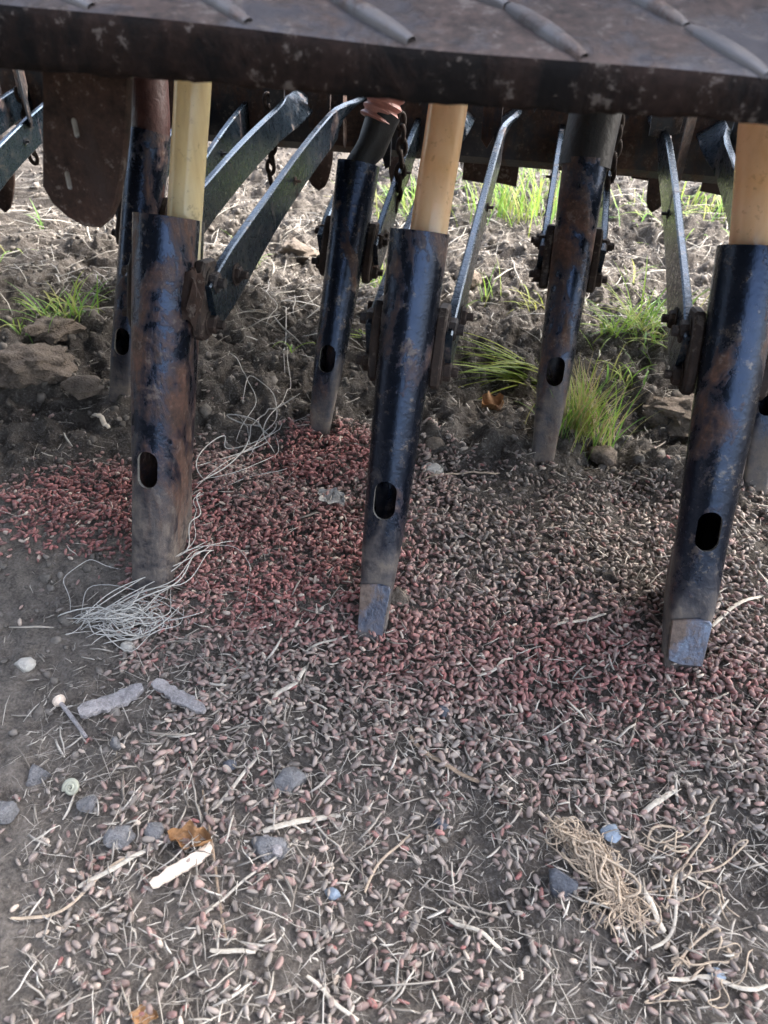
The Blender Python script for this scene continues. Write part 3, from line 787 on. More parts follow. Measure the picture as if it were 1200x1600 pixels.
ln = np.clip(rng.normal(.0032, .0005, n), .0018, .0043); wd = ln*rng.normal(.93, .12, n)
Rm = rot_batch(rng.uniform(0, 6.283, n), rng.normal(0, .36, n), rng.uniform(0, 6.283, n), np.stack([ln, wd, wd], 1))
rd = red_mask(px_, py_)
tone = rng.uniform(0, 1, n)
base_c = np.array([.25, .135, .112])[None]*(1-tone[:, None]) + np.array([.52, .335, .275])[None]*tone[:, None]
grey = np.array([.235, .20, .17])[None]*(.45+1.15*rng.uniform(0, 1, (n, 1)))
gmix = np.clip(fbm(px_*16, py_*16, 61)*1.7-.42 + rng.normal(0, .34, n) + .16 + .5*smooth(.42, .24, py_) + .45*smooth(.45, .58, py_)*smooth(-.12, .02, px_), 0, 1)[:, None]
col = base_c*(1-gmix) + grey*gmix
redc = np.array([.29, .092, .082])[None]*(.40+1.0*tone[:, None])
rr = np.clip(rd*1.05 + rng.normal(0, .16, n) + (rng.uniform(0, 1, n) < .05)*.7 + .10, 0, 1)[:, None]
col = col*(1-rr) + redc*rr
pale = rng.uniform(0, 1, n) < .05
col[pale] = np.array([.56, .45, .36])
which = rng.integers(0, 4, n)
Tt = np.stack([px_, py_, hz], 1)
# the 300 grains that show largest become things of their own
uu, vv = pix(px_, py_)
dist = np.linalg.norm(Tt-CAM, axis=1)
inside = (uu > 6) & (uu < 1194) & (vv > 300) & (vv < 1590)
score = np.where(inside & (Tt[:, 2]-hgt(px_, py_) > .0012), dist/(ln/.0033), 99)
near = np.argsort(score)[:300]
rest = np.ones(n, bool); rest[near] = False
which2 = which + 4*((dist > .60) | (Tt[:, 2]-hgt(px_, py_) < .001))
me = batch('wheat_grain_spill', GT, which2[rest], Rm[rest], Tt[rest], col[rest])
o = link('wheat_grain_spill', me, MAT['grain'])
tag(o, 'thick spill of pinkish-red dressed wheat grain under the coulters', 'grain', kind='stuff')
GM = []
for k in range(4):
    v, f = grain_template(12, 10, k); mm = Geo().add(v, f).mesh('wheat_grain'); mm.materials.append(MAT['grain1']); GM.append(mm)
for i in near:
    o = bpy.data.objects.new('wheat_grain', GM[which[i]]); COL.objects.link(o)
    Mx = Matrix([list(Rm[i][0])+[Tt[i][0]], list(Rm[i][1])+[Tt[i][1]], list(Rm[i][2])+[Tt[i][2]], [0, 0, 0, 1]])
    o.matrix_world = Mx; o.color = (*col[i], 1)
    tag(o, 'single wheat grain in the nearest strip of soil along the bottom edge', 'wheat grain', 'wheat grains nearest the camera')

# ------------------------------------------------------------------ soil crumbs
CT = []
for k in range(5):
    V, Fc = rock_template(0, 0, 1); rs = np.random.default_rng(200+k)
    V = V*(1+rs.uniform(-.32, .28, len(V)))[:, None]*np.array([1, rs.uniform(.7, 1), rs.uniform(.55, .9)]); CT.append((V, Fc))
for k in range(4):
    V, Fc = rock((0, 0, 0), (1, .85, .7), 400+k, 2, .9, facets=7); CT.append((V, Fc))
N = 38000
cx_ = rng.uniform(-1.2, 1.2, N); cy_ = rng.uniform(.1, 2.4, N)**1.0
rough = smooth(.55, .78, cy_); inm = seed_mask(cx_, cy_)
pr = np.maximum(rough*.75, .75*(1-inm)+.28)
keep = (rng.uniform(0, 1, N) < pr) & (np.abs(cx_+.15*cy_) < .25+.55*cy_)
keep &= rng.uniform(0, 1, N) < np.where(np.abs(cx_+.15*cy_) < .12+.45*cy_, 1, .35)
cx_, cy_ = cx_[keep], cy_[keep]; n = len(cx_)
sz = np.clip(rng.lognormal(-6.0, .60, n), .0008, .010)*np.maximum(.42+.58*smooth(.5, .8, cy_), .85*(1-seed_mask(cx_, cy_)))
col = (np.array([.055, .047, .040])[None] + rng.uniform(0, 1, (n, 1))**1.5*np.array([.17, .152, .134])[None])
Rm = rot_batch(rng.uniform(0, 6.28, n), rng.uniform(0, 6.28, n), rng.uniform(0, 6.28, n), np.repeat(sz[:, None], 3, 1))
T3 = np.stack([cx_, cy_, hgt(cx_, cy_)+np.where(sz > .005, 0, sz*.3)+.0035*seed_mask(cx_, cy_)*rng.uniform(0, 1, n)], 1)
wh = rng.integers(0, 5, n); lump = (sz > .0052); wh[lump] = rng.integers(5, 9, lump.sum())
o = link('soil_crumbs', batch('soil_crumbs', CT, wh, Rm, T3, col, False), MAT['crumb'])
tag(o, 'loose dry soil crumbs strewn over the ground', 'soil', kind='stuff')

# ------------------------------------------------------------------ fine straw, husks and rootlets
LT = []
for k in range(8):
    rs = np.random.default_rng(300+k); m = 4; t = np.linspace(-1, 1, m)
    bend = rs.uniform(-.14, .14)*(2.2 if k in (3, 6) else 1); wig = rs.uniform(-.06, .06)
    P = np.stack([t, bend*(1-t*t)+wig*np.sin(3*t), .10*rs.uniform(-1, 1)*(1-t*t)+.06*np.sin(4*t+k)], 1)
    wv = (.018, .03, .045, .014, .075, .12, .014, .03)[k]
    LT.append(sweep(P, wv*np.array([.6, 1, 1, .5]), 3, flat=.6))
N = 110000
lx = rng.uniform(-.66, .70, N); ly = rng.uniform(.06, 1.6, N)
inm = seed_mask(lx, ly)
pr = 1.15*smooth(.50, .28, ly)*(.3+1.2*fbm(lx*13, ly*13, 72, 3)) + .08 + .15*smooth(.6, .9, ly) + .12*(fbm(lx*9, ly*9, 71) > .55)
pr = pr*(1-.75*np.exp(-(((lx+.36)/.10)**2+((ly-.40)/.09)**2)**2))
keep = (rng.uniform(0, 1, N) < pr) & ((np.abs(lx+.15*ly) < .14+.42*ly) | (rng.uniform(0, 1, N) < .12))
lx, ly = lx[keep], ly[keep]; n = len(lx)
half = np.clip(rng.lognormal(-5.5, .55, n), .0018, .020)
Rm = rot_batch(rng.uniform(0, 6.28, n), rng.normal(0, .14, n), rng.normal(0, .5, n), np.stack([half, np.clip(half, .0062, .0100), np.clip(half, .0062, .0100)], 1))
T3 = np.stack([lx, ly, hgt(lx, ly)+.0030+rng.uniform(0, .0055, n)*np.maximum(seed_mask(lx, ly), .2)], 1)
tn = rng.uniform(0, 1, (n, 1))
tn = tn**1.15
col = np.array([.15, .125, .10])*(1-tn) + np.array([.66, .60, .51])*tn
o = link('straw_litter', batch('straw_litter', LT, rng.integers(0, 8, n), Rm, T3, col), MAT['litter'])
tag(o, 'fine straw, husks and rootlets mixed into the spilled grain', 'straw', kind='stuff')

def strand(p0, p1, amp, seed, m=14, lift=.004, follow=True):
    rs = np.random.default_rng(seed); p0 = np.asarray(p0); p1 = np.asarray(p1); d = p1-p0; sd_ = np.array([-d[1], d[0], 0.]); Ld = np.linalg.norm(d)
    t = np.linspace(0, 1, m); c = rs.normal(0, 1, 4)
    off = amp*(c[0]*np.sin(math.pi*t) + .5*c[1]*np.sin(2*math.pi*t) + .3*c[2]*np.sin(3*math.pi*t))
    Q = p0 + np.outer(t, d) + np.outer(off, sd_)
    if follow: Q[:, 2] = hgt(Q[:, 0], Q[:, 1]) + lift + np.abs(rs.normal(0, .0012))*np.sin(math.pi*t)
    return Q
# ------------------------------------------------------------------ single pieces of litter
def stalk(a, b, wpx, mat, label, amp=.02, name='straw_stalk', flat=.4, cat='straw', seed=1, lift=.0042):
    wpx *= .85
    A, B = on(*a), on(*b); sc = ((A-CAM)@LOOK)/F_PX; r = wpx*sc/2
    Q = strand(A, B, amp, seed, 16, lift+r*.5)
    rad = r*np.interp(np.linspace(0, 1, 16), [0, .05, .5, .95, 1], [.75, 1, 1.05, .95, .7])
    g = Geo().add(*sweep(Q, rad, 8, flat=flat))
    if wpx > 6:                                            # a split and a node, so it reads as a stem
        k = 6; g.add(*sweep(Q[k:k+2], [r*1.18, r*1.15], 8, flat=flat))
    return solo(name, g, MAT[mat], label, cat, 'straw stalks on the grain' if cat == 'straw' else None, 50)
stalk((412, 1306), (532, 1280), 11, 'straw', 'pale straw stalk beside the grey stone below the middle', .01, seed=3)
stalk((125, 1392), (240, 1332), 9, 'straw', 'straw stalk running left from the brown curled leaf', .03, seed=4)
stalk((332, 1272), (402, 1190), 7, 'straw', 'straw stalk slanting just right of the long thin stem', .02, seed=5)
stalk((305, 1448), (466, 1318), 5, 'straw', 'thin straight straw rising to the grey stone', .005, seed=6)
stalk((318, 1240), (357, 1482), 4, 'twig', 'long thin brown stem beside the pale wood sliver', .03, seed=7)
stalk((1000, 1278), (1054, 1240), 10, 'straw', 'short cut straw piece below the right-hand coulter', .0, seed=8)
stalk((992, 1382), (1036, 1462), 10, 'straw', 'short straw tube right of the root crown', .03, seed=9)
stalk((640, 1155), (748, 1228), 8, 'twig', 'brown twig lying across the pink grain', .06, seed=10)
stalk((428, 1108), (480, 1048), 9, 'straw', 'curved pale straw below the twine', .09, seed=11)
stalk((480, 1022), (546, 998), 5, 'straw', 'short pale straw left of the middle coulter tip', .02, seed=12)
stalk((1010, 1490), (1130, 1410), 6, 'straw', 'curved straw at the lower right', .12, seed=13)
stalk((700, 1440), (782, 1490), 7, 'straw', 'straw stalk left of the root crown', .04, seed=14)
stalk((20, 1440), (200, 1345), 6, 'root', 'thin bent root at the lower left on bare soil', .1, seed=15)
stalk((860, 985), (945, 965), 6, 'straw', 'straw left of the right-hand coulter foot', .04, seed=16)
stalk((1110, 985), (1190, 935), 7, 'straw', 'straw lying right of the right-hand coulter foot', .04, seed=17)
stalk((745, 1062), (800, 1035), 6, 'straw', 'small curved straw on pink grain right of centre', .1, seed=18)
stalk((480, 1530), (560, 1600), 7, 'straw', 'straw stalk leaving the bottom edge of the photo', .04, seed=19)
stalk((1010, 1330), (1120, 1250), 5, 'root', 'thin root near the right edge below the wear plate', .14, seed=20)
stalk((1040, 1535), (1195, 1545), 8, 'straw', 'whitish stalk at the bottom right corner', .05, seed=21)
stalk((330, 1490), (400, 1493), 8, 'straw', 'short whitish straw on the lower left grain', .02, seed=22)
stalk((570, 1400), (640, 1310), 5, 'root', 'thin forked root below the centre', .15, seed=23)
stalk((660, 755), (780, 745), 5, 'root', 'pale root right of the middle coulter slot', .05, seed=24)
stalk((145, 655), (172, 676), 9, 'straw', 'short pale stub at the foot of the black coulter', .05, seed=25)
def slab(a, b, wpx, th, mat, label, name, cat, seed, lift=.0065, taper=.8):
    A, B = on(*a), on(*b); sc = ((A-CAM)@LOOK)/F_PX; r = wpx*sc/2; m = 14; t = np.linspace(0, 1, m); rs = np.random.default_rng(seed)
    d = B-A; d[2] = 0; sdv = np.array([-d[1], d[0], 0])/np.linalg.norm(d); V = []; n = 10
    z0 = max(gh(*(A+(B-A)*q)[:2]) for q in (0, .3, .6, 1)) + lift
    for i in range(m):
        wv = r*np.interp(t[i], [0, .06, .5, .94, 1], [.5, .95, 1, taper, .35])*(1+.18*rs.normal()*.6)
        c = A + d*t[i] + sdv*.06*r*rs.normal(); c = np.array([c[0], c[1], z0 + .0015*math.sin(5*t[i]+seed)])
        for j in range(n):
            a_ = 2*math.pi*(j+.5)/n; e = .3
            x = math.copysign(abs(math.cos(a_))**e, math.cos(a_)); y = math.copysign(abs(math.sin(a_))**e, math.sin(a_))
            V.append(c + sdv*x*wv + np.array([0, 0, y*th*(1+.2*rs.normal()*.5)]))
    Fc = [(i*n+j, i*n+(j+1) % n, (i+1)*n+(j+1) % n, (i+1)*n+j) for i in range(m-1) for j in range(n)] + [tuple(range(n))[::-1], tuple((m-1)*n+j for j in range(n))]
    return solo(name, Geo().add(V, Fc), MAT[mat], label, cat, sharp=40)
slab((240, 1396), (332, 1330), 20, .0016, 'palewood', 'pale split sliver of wood below the brown curled leaf', 'wood_sliver', 'wood', 1, .006)
slab((128, 1128), (226, 1084), 30, .0024, 'greywood', 'grey bark chip with rounded back on the left, beside bare soil', 'bark_chip', 'wood', 2)
slab((246, 1080), (322, 1122), 22, .0018, 'greywood', 'grey wood chip right of the rounded bark chip', 'wood_chip', 'wood', 3)
slab((412, 1316), (440, 1345), 16, .0015, 'greywood', 'small grey chip under the straw below the middle', 'wood_chip', 'wood', 4)
def stone(px, wpx, hpx, mat, label, seed, name='stone', cat='stone', facets=6, sub=3, sink=.45, rz=None, rough=.35):
    c = on(*px); sc = ((c-CAM)@LOOK)/F_PX; wx = wpx*sc/2; hh = hpx*sc/2
    rs = np.random.default_rng(seed); rz = rs.uniform(-.3, .3) if rz is None else rz
    V, Fc = rock((0, 0, 0), (wx*1.1, wx*.9, hh*.85), seed, sub, rough, rz=rz, facets=facets)
    return solo(name, Geo().add(V + c + np.array([0, 0, hh*(.85-2*sink*.85)+.003]), Fc), MAT[mat], label, cat, sharp=None if facets < 3 else 45)
stone((455, 1228), 54, 50, 'stone', 'bluish grey rough stone below the centre of the grain', 41)
stone((422, 1328), 56, 50, 'stone', 'grey stone under the pale straw and thin straw tip', 42)
stone((186, 1312), 46, 36, 'stone', 'grey stone left of the round grey pebble', 43)
stone((244, 1306), 36, 34, 'stone', 'round grey pebble left of the brown curled leaf', 44, facets=2)
stone((6, 1272), 46, 40, 'stone', 'grey stone cut by the left edge', 45)
stone((42, 1043), 28, 24, 'palestone', 'small whitish stone alone on bare soil at left', 46, facets=2)
stone((204, 1016), 27, 26, 'palestone', 'small cream stone just below the white twine', 47)
stone((874, 1382), 48, 70, 'darkstone', 'dark wedge of stone leaning under the root crown', 48)
stone((692, 1116), 24, 20, 'darkstone', 'small dark pebble on pink grain right of centre', 49, facets=2)
stone((360, 1200), 20, 18, 'darkstone', 'tiny dark blue pebble on the left grain', 50, facets=1)
stone((688, 1292), 22, 18, 'darkstone', 'tiny dark pebble below the brown twig', 51, facets=1)
stone((60, 1215), 44, 36, 'stone', 'grey stone sunk at the edge of bare soil above the snail shell', 52)
stone((140, 1262), 34, 22, 'stone', 'small violet-grey stone below the snail shell', 53)
stone((674, 738), 32, 22, 'palestone', 'pale flat stone behind the middle coulter', 54)
stone((678, 700), 28, 24, 'clod', 'round brown clod right of the middle coulter', 55, 'soil_clod', 'clod', 1)
stone((84, 526), 78, 42, 'clod', 'flat-topped dry clod below the left grass tuft', 56, 'soil_clod', 'clod', 5, 4, .12, rough=.7)
stone((62, 582), 116, 60, 'clod', 'large broken clod at the left edge under the flat-topped clod', 57, 'soil_clod', 'clod', 5, 4, .2, rough=.75)
stone((18, 600), 60, 40, 'clod', 'clod cut by the left edge beside the large broken clod', 58, 'soil_clod', 'clod', 4, 4, .3, rough=.5)
stone((1075, 650), 130, 60, 'clod', 'broad clod of turned soil left of the right front coulter', 59, 'soil_clod', 'clod', 4, 4, .45, rough=1.0)
stone((730, 440), 40, 34, 'clod', 'small clod right of the middle coulter lug', 60, 'soil_clod', 'clod', 3, 3, .3, rough=.5)
stone((622, 940), 30, 36, 'clod', 'crust of dried mud beside the middle coulter tip', 61, 'mud_crust', 'mud', 4, 3, .3, rough=.9)
stone((938, 725), 44, 36, 'clod', 'mossy clod at the foot of the green grass clump', 62, 'soil_clod', 'clod', 2, 3, .3, rough=.5)
stone((470, 400), 60, 40, 'clod', 'clod left of the open-topped coulter', 63, 'soil_clod', 'clod', 4, 4, .35, rough=.5)
stone((130, 610), 60, 34, 'clod', 'dark clod left of the black coulter foot', 64, 'soil_clod', 'clod', 4, 3, .35, rough=.5)
stone((518, 1402), 28, 14, 'bluescrap', 'small light blue scrap below the centre', 65, 'plastic_scrap', 'scrap', 6, 2, .3)
stone((955, 1306), 36, 10, 'bluescrap', 'thin blue scrap above the root crown', 66, 'plastic_scrap', 'scrap', 6, 2, .2)
stone((184, 1172), 18, 40, 'stone', 'violet flake below the grey wood chips', 67, 'stone_flake', 'stone', 6, 2, .2)
stone((1118, 1524), 28, 11, 'bluescrap', 'pale blue scrap near the bottom right corner', 68, 'plastic_scrap', 'scrap', 6, 2, .3)
# snail shell: a coiled tube
c = on(115, 1238); sc = ((c-CAM)@LOOK)/F_PX; Rr = 14*sc; g = Geo()
t = np.linspace(0, 5.2*math.pi, 90); rr_ = Rr*.78*(t/t[-1])**1.15+.0003
Q = np.stack([rr_*np.cos(t), rr_*np.sin(t), Rr*.55*(1-(t/t[-1]))], 1)
tl = np.array([[1, 0, 0], [0, .8, -.6], [0, .6, .8]])
g.add(*sweep(Q@tl.T + c + np.array([0, 0, .0055]), Rr*.30*(t/t[-1])**1.0+.0003, 10))
solo('snail_shell', g, MAT['shell'], 'small coiled greenish snail shell on the left', 'shell', sharp=None)
# headed peg
A, B = on(96, 1104, .006), on(137, 1158, .005); d = (B-A)/np.linalg.norm(B-A)
pg = thing('wooden_peg', (A[0], A[1], A[2]), 'thin grey peg with a wide pinkish head on bare soil at left', 'peg')
part('stem', Geo().add(*sweep([A, A+(B-A)*.5+np.array([0, 0, .001]), B], [.0017, .0016, .0012], 8)), MAT['greywood'], pg)
part('head', Geo().add(*sweep([A-d*.0032, A-d*.002, A+d*.0005, A+d*.003], [.002, .0048, .0046, .0017], 14)), MAT['palewood'], pg)
# dry leaves
def leaf(px, wpx, hpx, mat, label, seed, rz, curl=.5):
    c = on(*px, .005); sc = ((c-CAM)@LOOK)/F_PX; a, b = wpx*sc/2, hpx*sc/2*1.5; V = []; Fc = []; m, n = 17, 11; rs = np.random.default_rng(seed)
    for i in range(m):
        x = -1+2*i/(m-1); wv = max(.02, (1-abs(x)**1.8)**.7)*(1+.22*math.sin(9*x+seed))
        for j in range(n):
            y = -1+2*j/(n-1)
            z = curl*b*(abs(y)**1.6*.9+.25*math.sin(6*x+2*y)+.2*mnoise.noise(Vector((x*3, y*3, seed))))
            V.append((x*a, y*wv*b*(1-.3*curl*abs(y)), z))
    V = np.array(V); cz, sz_ = math.cos(rz), math.sin(rz); V = V@np.array([[cz, sz_, 0], [-sz_, cz, 0], [0, 0, 1]]) + c
    V = np.concatenate([V, V-np.array([0, 0, .0005])]); k = m*n
    for i in range(m-1):
        for j in range(n-1):
            f = (i*n+j, (i+1)*n+j, (i+1)*n+j+1, i*n+j+1); Fc += [f, tuple(q+k for q in f[::-1])]
    rim = [j for j in range(n)] + [i*n+n-1 for i in range(1, m)] + [(m-1)*n+j for j in range(n-2, -1, -1)] + [i*n for i in range(m-2, 0, -1)]
    for i in range(len(rim)): a1, b1 = rim[i], rim[(i+1) % len(rim)]; Fc.append((a1, b1, b1+k, a1+k))
    return solo('dry_leaf', Geo().add(V, Fc), MAT[mat], label, 'leaf', sharp=60)
leaf((300, 1322), 68, 34, 'leaf', 'crumpled brown dry leaf above the pale wood sliver', 3, .1, .9)
leaf((518, 786), 50, 28, 'greyleaf', 'grey withered leaf on red grain left of the middle slot', 4, -.4, .35)
leaf((228, 1594), 44, 22, 'leaf', 'tan leaf scrap at the bottom left edge', 5, .2, .5)
leaf((768, 640), 36, 34, 'leaf', 'small brown leaf under the fallen grass blades', 6, .5, .6)

# ------------------------------------------------------------------ white twine, roots
def bundle(name, strands, mat, label, cat, rad):
    g = Geo()
    for k, Q in enumerate(strands):
        rr = rad*random.uniform(.55, 1.25); m = len(Q)
        g.add(*sweep(Q, rr*np.interp(np.linspace(0, 1, m), [0, .1, .9, 1], [.4, 1, 1, .4]), 5))
    return solo(name, g, MAT[mat], label, cat, sharp=None)
def spline(pts, m=26, lift=None, jit=0., seed=0):
    rs = np.random.default_rng(seed); P = np.array(pts, float); t = np.linspace(0, 1, len(P)); tt = np.linspace(0, 1, m)
    Q = np.stack([np.interp(tt, t, P[:, i]) for i in range(3)], 1)
    for _ in range(3): Q[1:-1] = .25*Q[:-2]+.5*Q[1:-1]+.25*Q[2:]
    if jit:
        for i in range(3):
            c = rs.normal(0, jit*(1 if i < 2 else .45), 3); Q[:, i] += c[0]*np.sin(math.pi*tt)+c[1]*np.sin(2*math.pi*tt)+c[2]*np.sin(4*math.pi*tt)*.5
    Q[:, 2] = np.maximum(Q[:, 2], hgt(Q[:, 0], Q[:, 1])+.002)
    return Q
def onl(u, v, dz): return on(u, v, dz)
st = []
for k in range(46):                        # the wad itself
    u0, v0 = random.gauss(150, 26), random.gauss(980, 13); u1, v1 = random.gauss(245, 28), random.gauss(964, 18); um, vm = random.gauss(200, 26), random.gauss(976, 14)
    st.append(spline([onl(u0, v0, random.uniform(.003, .008)), onl(um, vm, random.uniform(.004, .013)), onl(u1, v1, random.uniform(.003, .010))], 20, jit=.0065, seed=k))
for k in range(6):                         # long strands that run up to the coulter tip and right
    j = random.uniform(-16, 16)
    st.append(spline([onl(130+j, 985, .008), onl(200+j, 950, .014), onl(275+j, 925+j, .016), onl(310+j*.5, 880, .012), onl(335, 862+j, .006)], 24, jit=.003, seed=100+k))
st.append(spline([onl(275, 900, .02), onl(320, 870, .014), onl(360, 850, .008), onl(366, 842, .004)], 20, jit=.002, seed=201))
st.append(spline([onl(320, 868, .010), onl(375, 862, .008), onl(388, 890, .006), onl(378, 945, .004), onl(362, 980, .003)], 24, jit=.002, seed=202))
st.append(spline([onl(112, 965, .006), onl(108, 925, .016), onl(140, 905, .018), onl(192, 902, .010)], 24, jit=.002, seed=203))
st.append(spline([onl(285, 895, .02), onl(305, 850, .03), onl(318, 800, .024)], 20, jit=.003, seed=204))
st.append(spline([onl(290, 890, .02), onl(312, 840, .026), onl(322, 795, .02)], 20, jit=.003, seed=205))
bundle('frayed_twine', st, 'twine', 'wad of frayed white twine at the foot of the left front coulter', 'twine', .0005)
st = []
def pxs(lst, dz=.006, seed=0, jit=.003): return spline([onl(u, v, dz+random.uniform(0, .006)) for u, v in lst], 30, jit=jit, seed=seed)
st += [pxs([(310, 770), (350, 740), (385, 705), (400, 660), (440, 640), (470, 635)], seed=1), pxs([(305, 780), (360, 735), (420, 690), (460, 660), (500, 650)], seed=2),
       pxs([(380, 640), (395, 600), (430, 620), (420, 660), (395, 690), (390, 725)], seed=3), pxs([(430, 720), (415, 690), (430, 650), (455, 600), (450, 560)], seed=4),
       pxs([(445, 575), (452, 540), (448, 500), (440, 480)], seed=5), pxs([(415, 510), (425, 480), (420, 455)], seed=6), pxs([(320, 760), (380, 745), (440, 715), (430, 690)], seed=7),
       pxs([(310, 790), (345, 770), (400, 755), (450, 745)], seed=8), pxs([(370, 700), (400, 640), (385, 590), (360, 575)], seed=9)]
for k in range(3):
    j = random.uniform(-45, 45); j2 = random.uniform(-40, 40); st.append(pxs([(330+j, 760+j2), (365-j2, 725+j), (395+j, 690+j2), (430+j2, 660-j)], seed=20+k, jit=.010))
bundle('root_strands', st, 'twine', 'tangle of long pale roots between the left front and open-topped coulters', 'roots', .00055)
# root crown at lower right
rc = thing('uprooted_grass', on(900, 1345), 'dead brown grass root crown with fibrous roots at lower right', 'dead grass')
g = Geo(); c0 = on(905, 1330, .010); c1 = on(960, 1405, .008)
for k in range(120):
    a = spline([c0 + np.array([random.gauss(0, .007), random.gauss(0, .005), random.gauss(0, .003)]), (c0+c1)/2+np.array([random.gauss(0, .003), random.gauss(0, .003), random.gauss(.003, .002)]), c1+np.array([random.gauss(0, .004), random.gauss(0, .004), random.gauss(0, .002)])], 14, jit=.0035, seed=k)
    g.add(*sweep(a, random.choice((.0002, .0003, .0003, .0005, .0009)), 5))
part('stem_bundle', g, MAT['root'], rc, True, None)
g = Geo()
for k in range(46):
    an = random.uniform(-2.6, -.2); e = c1 + np.array([math.cos(an)*random.uniform(.01, .03), math.sin(an)*random.uniform(.012, .03), -.004])
    g.add(*sweep(spline([c1, (c1+e)/2+np.array([0, 0, .004]), e], 14, jit=.0035, seed=500+k), random.uniform(.00018, .0005), 5))
for k in range(30):
    e = c0 + np.array([random.uniform(-.024, -.006), random.uniform(-.004, .012), random.uniform(-.004, .006)])
    g.add(*sweep(spline([c0, (c0+e)/2+np.array([0, .002, .004]), e], 12, jit=.003, seed=700+k), random.uniform(.0002, .0006), 5))
part('rootlets', g, MAT['root'], rc, True, None)
st = []
for k in range(22):
    u0, v0 = random.uniform(1000, 1180), random.uniform(1340, 1560)
    st.append(pxs([(u0, v0), (u0+random.uniform(-40, 40), v0+random.uniform(-40, 40)), (u0+random.uniform(-70, 70), v0+random.uniform(-60, 60))], seed=900+k, dz=.004))
bundle('root_strands', st, 'root', 'scattered thin bent roots in the lower right corner', 'roots', .0006)

# ------------------------------------------------------------------ grass
def blade(g, p, az, ln, lean, wd, col, droop=1.0, m=8):
    d = np.array([math.cos(az), math.sin(az), 0]); s = np.array([-d[1], d[0], 0]); V = []; Fc = []
    x = 0.; z = 0.; ang = lean; st_ = ln/(m-1)
    for i in range(m):
        t = i/(m-1); wv = wd*(1-t**2.2)*(.75+.5*t) + .00008
        c = p + d*x + np.array([0, 0, z])
        V += [c - s*wv, c + np.array([0, 0, -wv*.5]), c + s*wv]
        x += st_*math.sin(ang); z += st_*math.cos(ang); ang = min(2.1, ang + droop*(.18+.25*t))
    for i in range(m-1):
        k = i*3; Fc += [(k, k+1, k+4, k+3), (k+1, k+2, k+5, k+4)]
    V = np.array(V); V[:, 2] = np.maximum(V[:, 2], p[2]-.012)
    g.add(V, Fc, col)
GREEN = [(.2, .36, .05), (.26, .4, .06), (.15, .3, .06), (.33, .42, .08), (.38, .38, .13)]
def tuft(px, n, ln, spread, label, seed, wd=.0013, az=None, lean=(.1, .8), droop=1., cols=GREEN):
    random.seed(seed); c = on(*px); g = Geo()
    for k in range(n):
        p = c + np.array([random.gauss(0, spread), random.gauss(0, spread*.7), 0]); p[2] = gh(p[0], p[1])-.003
        a = random.uniform(0, 6.283) if az is None else random.gauss(az[0], az[1])
        blade(g, p, a, ln*random.uniform(.5, 1.15), random.uniform(*lean), wd*random.uniform(.6, 1.2), random.choice(cols), droop*random.uniform(.3, 1.2))
    V = np.concatenate(g.V); loc = c
    o = link('grass_tuft', g.mesh('grass_tuft', True, None, loc), MAT['grass']); o.location = loc
    return tag(o, label, 'grass', 'grass tufts behind the drill')
tuft((104, 500), 60, .075, .016, 'bright green grass tuft on the flat-topped clod at left', 1)
tuft((35, 500), 12, .05, .008, 'thin grass tuft at the left edge', 2)
tuft((390, 408), 12, .06, .006, 'small grass tuft under the left drag arm', 3, droop=.8)
tuft((585, 440), 34, .075, .012, 'upright grass tuft right of the open-topped coulter', 4, lean=(0, .3), droop=.3)
tuft((838, 612), 36, .115, .012, 'fallen yellow-green grass blades left of the rust-brown coulter', 5, wd=.0019, az=(3.35, .28), lean=(1.0, 1.45), droop=.35, cols=[(.27, .34, .05), (.32, .36, .06), (.22, .31, .05)])
tuft((908, 672), 260, .085, .018, 'dense green grass clump right of the rust-brown coulter', 6, wd=.0008, lean=(0, .42), droop=.5, cols=GREEN+[(.33, .3, .12), (.36, .3, .14), (.4, .34, .2), (.34, .27, .16)])
tuft((1010, 515), 170, .10, .030, 'spreading grass tuft left of the right front lug', 7, wd=.0011, lean=(.4, 1.4), droop=.7)
tuft((955, 520), 12, .10, .008, 'few long blades leaning left of the spreading tuft', 8, wd=.0016, az=(3.9, .5), lean=(.5, 1.1), droop=.5)
tuft((970, 600), 16, .05, .014, 'sparse blades between dense clump and spreading tuft', 9, lean=(0, .6))
tuft((765, 470), 10, .06, .010, 'few upright blades right of the middle drag arm', 10, lean=(0, .4), droop=.3)
tuft((715, 510), 6, .055, .008, 'two or three blades beside the middle coulter lug', 11, lean=(0, .5))
tuft((835, 490), 12, .06, .012, 'yellowish blades left of the rust-brown coulter, higher up', 12, az=(3.2, .8), lean=(.3, 1.2), cols=[(.32, .33, .07), (.28, .33, .06)])
tuft((455, 560), 3, .05, .006, 'single blades left of the open-topped coulter', 13)
tuft((575, 522), 5, .05, .004, 'flat blade left of the middle coulter', 14, az=(3.1, .3), lean=(1.2, 1.45), droop=.2)
tuft((810, 330), 150, .11, .05, 'tall bright grass clump under the beam gap in the middle distance', 15, lean=(0, .5), droop=.5)
tuft((640, 330), 90, .10, .05, 'grass clump left of the middle amber hose in the distance', 16, lean=(.2, 1.2), droop=.6)
tuft((1010, 335), 60, .07, .05, 'low mossy grass strip beyond the right tine', 17, lean=(.6, 1.4), droop=.6)
tuft((1120, 330), 80, .10, .05, 'bright grass beyond the right front coulter arms', 18, lean=(0, .7))
tuft((70, 360), 4, .05, .004, 'lone blade behind the rusty plate', 19, lean=(0, .3))
tuft((15, 390), 8, .06, .01, 'blades at the left edge below the tine point', 20, lean=(.8, 1.4))
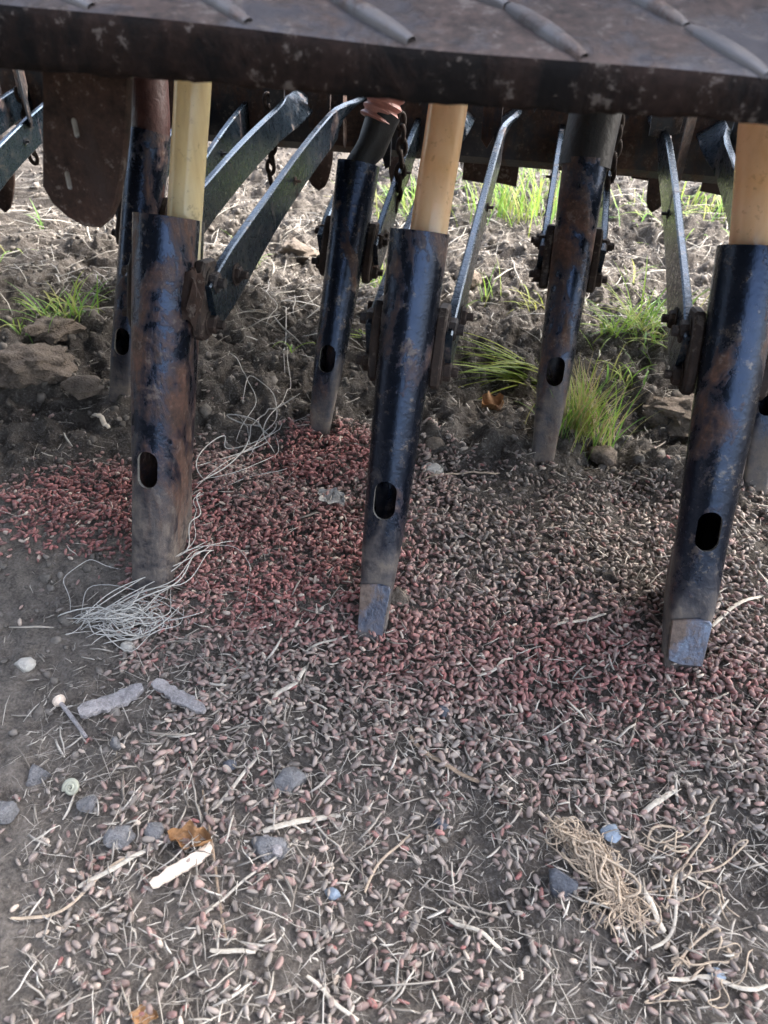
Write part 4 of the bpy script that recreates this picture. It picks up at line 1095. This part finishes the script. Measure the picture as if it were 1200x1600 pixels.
tuft((985, 445), 5, .07, .006, 'upright blades above the spreading tuft', 21, lean=(0, .4))
# the meadow beyond, one mass
random.seed(99); BT = []
for k in range(6):
    g = Geo(); blade(g, np.zeros(3), 0, 1., .1+.2*k, .012, (1, 1, 1), .3+.15*k, 6); BT.append((g.V[0], [tuple(g.L[i*4:i*4+4]) for i in range(len(g.Z))]))
N = 12000
mx = rng.uniform(-2.2, 2.6, N); my = 1.35 + 3.4*rng.uniform(0, 1, N)**1.5
thr = fbm(mx*2.2, my*2.2, 88)
edge = 1.92 + .25*smooth(.1, .3, mx)*0 - .3*np.exp(-((mx+.05)/.16)**2) + .25*smooth(-.4, -.8, mx)
keep = (my > edge + (thr-.5)*.5)
mx, my = mx[keep], my[keep]; n = len(mx); hh = rng.uniform(.04, .12, n)
Rm = rot_batch(rng.uniform(0, 6.28, n), np.zeros(n), np.zeros(n), np.repeat(hh[:, None], 3, 1))
cc = np.array(GREEN)[rng.integers(0, 5, n)]
o = link('meadow_grass', batch('meadow_grass', BT, rng.integers(0, 6, n), Rm, np.stack([mx, my, hgt(mx, my)-.004], 1), cc), MAT['grass'])
tag(o, 'sunlit green grass beyond the drill', 'grass', kind='stuff')
# flattened straw on the tilled strip
N = 6500
lx = rng.uniform(-1.2, .9, N); ly = rng.uniform(.85, 2.3, N)
keep = rng.uniform(0, 1, N) < .25+.75*(fbm(lx*3, ly*3, 77) > .5); lx, ly = lx[keep], ly[keep]; n = len(lx); half = rng.uniform(.008, .04, n)
Rm = rot_batch(rng.uniform(0, 6.28, n), rng.normal(0, .15, n), rng.normal(0, .5, n), np.stack([half, half, half*.6], 1))
tn = rng.uniform(0, 1, (n, 1)); col = np.array([.16, .145, .125])*(1-tn)+np.array([.45, .42, .36])*tn
o = link('flattened_straw', batch('flattened_straw', LT[:4], rng.integers(0, 4, n), Rm, np.stack([lx, ly, hgt(lx, ly)+.006], 1), col), MAT['litter'])
tag(o, 'pale flattened straw on the tilled soil behind the drill', 'straw', kind='stuff')
